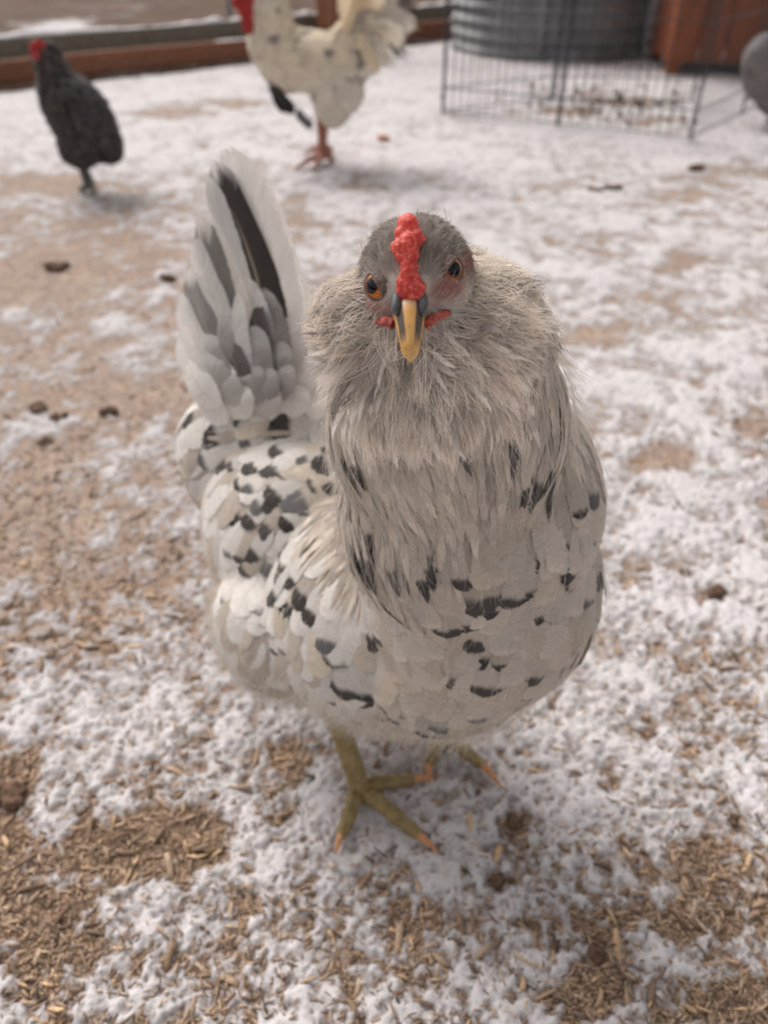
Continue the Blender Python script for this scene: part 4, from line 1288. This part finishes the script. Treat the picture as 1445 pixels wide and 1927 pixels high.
_ce = clear_of_eyes
clear_of_eyes = lambda pts: _ce(pts[None].reshape(1, -1, 3))[0] if pts.ndim == 3 and pts.shape[1] == NTC else _ce(pts)
M_BEARD = feather_material('beard_feather', .30, .65, .35)
face_feathers('muff_feathers', lambda p, n: outside(p) & (p[:, 2] > .456) & (p[:, 2] < _hi) & (proj(p)[:, 0] < 735) & (p[:, 1] < .35), 90, .008, .014, .0042, .0035, (.82, .74, .65), 91)
face_feathers('muff_feathers', lambda p, n: outside(p) & (p[:, 2] > .437) & (p[:, 2] < _hi + .006) & (proj(p)[:, 0] > 830) & (p[:, 1] < .36), 120, .009, .016, .0045, .0035, (.88, .80, .71), 92)
face_feathers('beard_feathers', lambda p, n: outside(p) & (p[:, 2] > .418) & (p[:, 2] < .466) & (np.abs(proj(p)[:, 0] - 810) < 165) & (n[:, 1] < -.1), 190, .014, .032, .0046, .0055, (.90, .82, .74), 93)
# ---- loose barbs over the hackle and the breast, so that feather edges stay soft
def overlay(name, n, keep, L, rad, cfun, seed, lift=.004, jit=.25):
    P, N = dense(HV, HFc, n, seed, keep)
    D = np.array([flow(p) for p in P]); D = nrm(D - N * np.sum(D * N, 1)[:, None])
    pts = comb_strands(P + N * .0025, N, D, L * (.6 + .8 * np.random.default_rng(seed).random(len(P))), 5, lift, np.zeros(3), jit, seed)
    o = strands(name, pts, cfun(P), rad, hen, None, .3); o['kind'] = 'stuff'
overlay('hackle_down', 1400, lambda p, n: (region(p) == 1) & (n[:, 1] < .5), .020, .00012, lambda P: mottled(P, np.array([.70, .63, .56]), 51, .4, 120), 51)
overlay('breast_down', 1800, lambda p, n: (region(p) == 0) & (n[:, 1] < .4), .011, .00010, lambda P: mottled(P, np.array([.74, .68, .60]), 52, .25, 90), 52, .003)
overlay('thigh_down', 9000, lambda p, n: (p[:, 2] < .165) & (region(p) == 0), .013, .00014, lambda P: mottled(P, np.array([.76, .70, .61]), 53, .15, 90), 53, .006, .4)
overlay('tail_root_down', 1500, lambda p, n: (np.hypot(p[:, 0] + .125, p[:, 1] - .600) < .048) & (p[:, 2] > .27), .015, .00016, lambda P: mottled(P, np.array([.72, .68, .63]), 54, .25, 60), 54, .012, .5)
# ================================================================== the birds behind
def simple_bird(root, parts, voxel, spacing, fl, L, W, colours, seed, dark=.0, kind='round', skin=(.4, .36, .32)):
    V, F = fuse(parts, voxel, 8)
    bvh = BVHTree.FromPolygons([Vector(p) for p in V], F)
    body = mesh_from('body', V, F, plain('bird_skin', skin, .8, .1, .1, 40), root)
    rng = np.random.default_rng(seed)
    P, N = surface_points(V, F, spacing, seed)
    f = FeatherSet()
    for p, n in zip(P, N):
        col, tc, ts, sc = colours(p, n, rng)
        if col is None: continue
        d = nrm(fl(p) + rng.normal(size=3) * .12)
        fv, _ = feather_on(bvh, p, d, L * sc * (.8 + .4 * rng.random()), W * sc * (.8 + .4 * rng.random()), kind, .001, .006 + .005 * rng.random(), None, .2)
        f.add(fv, col, tc, ts)
    pl = f.build('plumage', root); pl['kind'] = 'stuff'
    return V, F, bvh, body
def bird_foot(root, top, ankle, toes, mat, r=.008):
    top, ankle = np.array(top), np.array(ankle)
    leg = mesh_from('leg', *tube(spline([top, (top + ankle) / 2, ankle], 10), np.linspace(r * 1.25, r, 10), 10), mat, root)
    for t in toes:
        t = np.array(t)
        mesh_from('toe', *tube(spline([ankle, ankle * .5 + t * .5 + (0, 0, r * .5), t], 10), np.linspace(r * .95, r * .35, 10), 8), mat, leg)
M_RED = plain('red_flesh', (.34, .018, .015), .5, .4, .25, 120)
# ---- cream rooster
def RY(px, py, y=2.62): return atY(px, py, y)
rf = G(606, 306)
rooster = thing('rooster', 'cream-white rooster with grey flecks and red wattles standing side-on on the snow', 'rooster', (rf[0], rf[1], 0))
def ax_img(ang):                                       # rows: along the picture's x tilted by ang, depth, up
    c, s = math.cos(ang), math.sin(ang)
    return np.array([[c, 0, s], [0, 1, 0], [-s, 0, c]])
parts = [ellipsoid(RY(590, 118), (.150, .100, .080), ax_img(R(-6))), ellipsoid(RY(532, 106), (.076, .085, .096), ax_img(R(12))),
         ellipsoid(RY(645, 128), (.075, .080, .090)), ellipsoid(RY(625, 188), (.058, .065, .075)), ellipsoid(RY(640, 165), (.075, .075, .075)),
         ellipsoid(RY(508, 60), (.062, .065, .100), ax_img(R(-18))), ellipsoid(RY(486, 12), (.045, .048, .075), ax_img(R(-15))),
         ellipsoid(RY(470, -32), (.038, .034, .034)), ellipsoid(RY(672, 92), (.075, .065, .085), ax_img(R(50)))]
CRM = np.array([.80, .66, .46]); CRW = np.array([.84, .77, .66])
def rcol(p, n, rng):
    x, y = proj(p)
    back = smooth(150, 90, y) * smooth(440, 520, x)
    c = (CRW * (1 - .6 * back) + CRM * (.6 * back)) * (.88 + .2 * rng.random())
    k = fbm(np.array([x * .045]), np.array([y * .045]), None, 2, 4)[0] + .25 * smooth(600, 660, x) * smooth(60, 110, y)
    for ex, ey, er in ((652, 122, 15), (648, 92, 12), (640, 108, 12), (532, 58, 8)):
        if math.hypot(x - ex, y - ey) < er: return c * .75, np.array([.34, .30, .26]), .35, 1
    if k > .60 and rng.random() < .5: return c * .85, np.array([.33, .29, .25]), .40, 1
    return c, c * 1.03, .8, 1
def rflow(p):
    x, y = proj(p)
    if y < 70 and x < 540: return nrm([.35, -.05, -1])
    if y > 150: return nrm([.25, 0, -1])
    return nrm([1, 0, -.35 + .9 * smooth(600, 680, x)])
RV, RF_, RB, rbody = simple_bird(rooster, parts, .011, .019, rflow, .065, .042, rcol, 61)
tr = np.random.default_rng(62)
_tails = [(662,-75),(690,-70),(716,-48),(742,-20),(762,10),(775,40),(778,72),(764,96),(748,112),(728,122),(712,140),(700,60),(730,55),(752,60),(700,20),(725,10),(690,100),(715,95),(740,88),(676,-30),(700,-20),(706,120),(690,130),(758,-40),(735,-60),(785,15),(790,55),(772,118),(745,135),(720,152)]
for i, (tx, ty) in enumerate(_tails):
    y0 = 2.62 + tr.normal() * .03; y1 = y0 + tr.normal() * .07
    a = RY(655 + tr.normal() * 6, 95 + tr.normal() * 12, y0); b = RY(tx + 3 * tr.normal(), ty, y1)
    mid = (a + b) / 2 + np.array([0, 0, .05 + .03 * tr.random()]) + np.array([-.01, tr.normal() * .02, 0])
    c = (CRW if tr.random() < .6 else CRM * 1.05) * (.85 + .2 * tr.random())
    tc, ts = c, .8
    if tr.random() < .22: tc, ts = np.array([.13, .11, .10]), .35 + .4 * tr.random()
    if tr.random() < .15: c = np.array([.48, .43, .38])
    f = FeatherSet(); f.add(free_feather([a, mid, b], .046, nrm([tr.normal() * .3, -1, .3]), 'blade', .25), c, tc, ts); f.build('tail_feather', rooster, None, M_HACKLE)
for a, b, y, w, c in (((508, 148), (556, 214), 2.56, .040, (.035, .033, .033)), ((520, 158), (540, 212), 2.57, .038, (.04, .036, .036)), ((560, 205), (590, 240), 2.60, .030, (.10, .105, .11))):
    f = FeatherSet(); c = np.array(c)
    p, q = RY(*a, y), RY(*b, y); f.add(free_feather([p, (p + q) / 2 + (-.012, 0, 0), q], w, (-.2, -1, .2), 'blade', .2), c, c, .5); f.build('dark_feather', rooster, None, M_QUILL)
V, F = fuse([ellipsoid(RY(463, 18, 2.57), (.024, .014, .030)), ellipsoid(RY(466, 42, 2.57), (.020, .013, .032)), ellipsoid(RY(452, 4, 2.58), (.028, .016, .02)), ellipsoid(RY(461, -4, 2.575), (.03, .02, .03))], .004, 4)
mesh_from('wattle', V, F, M_RED, rooster)
cb = [ellipsoid(RY(470, -58), (.055, .008, .022))] + [ellipsoid(RY(448 + k * 12, -72 - 8 * math.sin(k * .7)), (.010, .006, .026)) for k in range(5)]
mesh_from('comb', *fuse(cb, .004, 3), M_RED, rooster)
mesh_from('beak', *tube([RY(452, -30), RY(442, -26), RY(434, -18)], [.013, .009, .002], 10), plain('rooster_beak', (.5, .3, .12), .5), rooster)
mesh_from('eye', *ellipsoid(RY(462, -38, 2.588), (.007, .004, .007), None, 12, 8), plain('rooster_eye', (.25, .08, .01), .15), rooster)
M_PINK = plain('pink_leg', (.33, .145, .10), .6, .3, .2, 150, .3)
a = G(608, 292, .022)
bird_foot(rooster, RY(604, 215), a, [G(556, 318, .004), G(590, 322, .004), G(630, 305, .004), G(622, 292, .005)], M_PINK, .0135)
a2 = G(606, 284, .022) + (0.0, .06, 0)
bird_foot(rooster, RY(612, 215, 2.68), a2, [a2 + (-.06, -.02, -.018), a2 + (-.03, -.06, -.018), a2 + (.03, -.03, -.018), a2 + (.03, .03, -.018)], M_PINK, .0125)

# ---- dark grey hen
df = G(165, 360)
def DY(px, py, y=None): return atY(px, py, df[1] if y is None else y)
darkhen = thing('hen', 'slim charcoal-grey hen with red comb and wattles near the timber rail', 'hen', (df[0], df[1], 0))
parts = [ellipsoid(DY(152, 222), (.083, .085, .118), ax_img(R(28))), ellipsoid(DY(122, 195), (.056, .07, .095), ax_img(R(12))), ellipsoid(DY(108, 148), (.042, .048, .080), ax_img(R(20))),
         ellipsoid(DY(94, 112), (.030, .034, .042)), ellipsoid(DY(87, 101), (.025, .027, .023)), ellipsoid(DY(180, 245), (.052, .06, .09), ax_img(R(30))), ellipsoid(DY(150, 278), (.055, .06, .05))]
CH = np.array([.060, .053, .050])
def dcol(p, n, rng):
    c = CH * (.75 + .6 * rng.random()); return c, c * (.7 + .7 * rng.random()), .6, 1
simple_bird(darkhen, parts, .008, .015, lambda p: nrm([.45, .1, -1]), .048, .030, dcol, 71, skin=(.05, .046, .046))
for k in range(9):
    a = DY(183 + k * 1.5, 215 + k * 4, df[1] + .03 * (k % 3 - 1)); b = DY(206 + 5 * math.sin(k * 1.3), 262 + k * 3.4, df[1] + .03 * (k % 3 - 1) + .03)
    f = FeatherSet(); c = CH * (.7 + .5 * RNG.random()); f.add(free_feather([a, (a + b) / 2 + (.010, 0, .004), b], .034, (.3, -1, .2), 'blade', .2), c, c * .8, .6); f.build('tail_feather', darkhen, None, M_QUILL)
mesh_from('comb', *fuse([ellipsoid(DY(73, 90, df[1] - .018), (.024, .010, .018)), ellipsoid(DY(66, 98, df[1] - .018), (.013, .009, .018)), ellipsoid(DY(76, 82, df[1] - .018), (.009, .007, .014)), ellipsoid(DY(66, 84, df[1] - .018), (.008, .007, .012))], .003, 3), M_RED, darkhen)
mesh_from('wattle', *fuse([ellipsoid(DY(75, 113, df[1] - .030), (.014, .011, .019)), ellipsoid(DY(82, 120, df[1] - .034), (.011, .010, .013))], .003, 3), M_RED, darkhen)
mesh_from('beak', *tube([DY(72, 105), DY(65, 108), DY(60, 112)], [.009, .006, .0015], 8), plain('dark_beak', (.08, .06, .05), .5), darkhen)
mesh_from('eye', *ellipsoid(DY(81, 101, df[1] - .024), (.004, .003, .004), None, 10, 8), plain('dark_eye', (.2, .05, .01), .15), darkhen)
M_DLEG = plain('slate_leg', (.115, .105, .10), .6, .3, .2, 150, .3)
a = G(165, 352, .018)
bird_foot(darkhen, DY(150, 300), a, [G(180, 362, .003), G(160, 366, .003), G(148, 358, .003), G(170, 345, .003)], M_DLEG, .0085)
a2 = a + (-.004, .05, 0)
bird_foot(darkhen, DY(150, 290, df[1] + .05), a2, [a2 + (.02, -.05, -.015), a2 + (-.02, -.05, -.015), a2 + (.0, .04, -.015)], M_DLEG, .008)

# ---- pale grey hen at the edge of the picture
gf_ = G(1446, 236)
def GY(px, py, y=None): return atY(px, py, gf_[1] if y is None else y)
greyhen = thing('hen', 'pale lavender-grey hen cut off by the right edge beside the wire pen', 'hen', (gf_[0], gf_[1], 0))
parts = [ellipsoid(GY(1462, 135), (.120, .095, .110), ax_img(R(-20))), ellipsoid(GY(1438, 112), (.075, .075, .085)), ellipsoid(GY(1470, 180), (.085, .08, .07)), ellipsoid(GY(1520, 130), (.12, .08, .09)),
         ellipsoid(GY(1556, 70), (.05, .05, .10)), ellipsoid(GY(1562, 25), (.034, .032, .034))]
LV = np.array([.235, .215, .215])
simple_bird(greyhen, parts, .010, .019, lambda p: nrm([-.9, 0, -.5]), .055, .038, lambda p, n, rng: (LV * (.85 + .3 * rng.random()), LV * (.85 + .3 * rng.random()), .7, 1), 81, skin=(.24, .22, .22))
for k in range(8):
    a = GY(1450, 120 + k * 5); b = GY(1408 + 3 * math.sin(k * 2), 90 + k * 14, gf_[1] + .03 * math.sin(k))
    f = FeatherSet(); f.add(free_feather([a, (a + b) / 2 + (0, 0, .012), b], .045, (-.2, -1, .3), 'blade', .2), LV * (.85 + .25 * RNG.random()), LV, .7); f.build('tail_feather', greyhen, None, M_QUILL)
mesh_from('comb', *fuse([ellipsoid(GY(1566, 5), (.026, .007, .015)), ellipsoid(GY(1558, -2), (.008, .006, .014))], .003, 3), M_RED, greyhen)
mesh_from('beak', *tube([GY(1576, 26), GY(1584, 29), GY(1590, 33)], [.010, .007, .0015], 8), plain('grey_beak', (.3, .2, .1), .5), greyhen)
mesh_from('eye', *ellipsoid(GY(1568, 20, gf_[1] - .030), (.004, .003, .004), None, 10, 8), plain('grey_eye', (.2, .05, .01), .15), greyhen)
for dx, dy in ((0, 0), (.06, .05)):
    a = G(1452, 226, .018) + (dx, dy, 0)
    bird_foot(greyhen, GY(1462, 190) + (dx, dy, 0), a, [a + (.05, -.01, -.015), a + (.035, -.05, -.015), a + (.03, .035, -.015), a + (-.03, .0, -.014)], M_DLEG, .009)
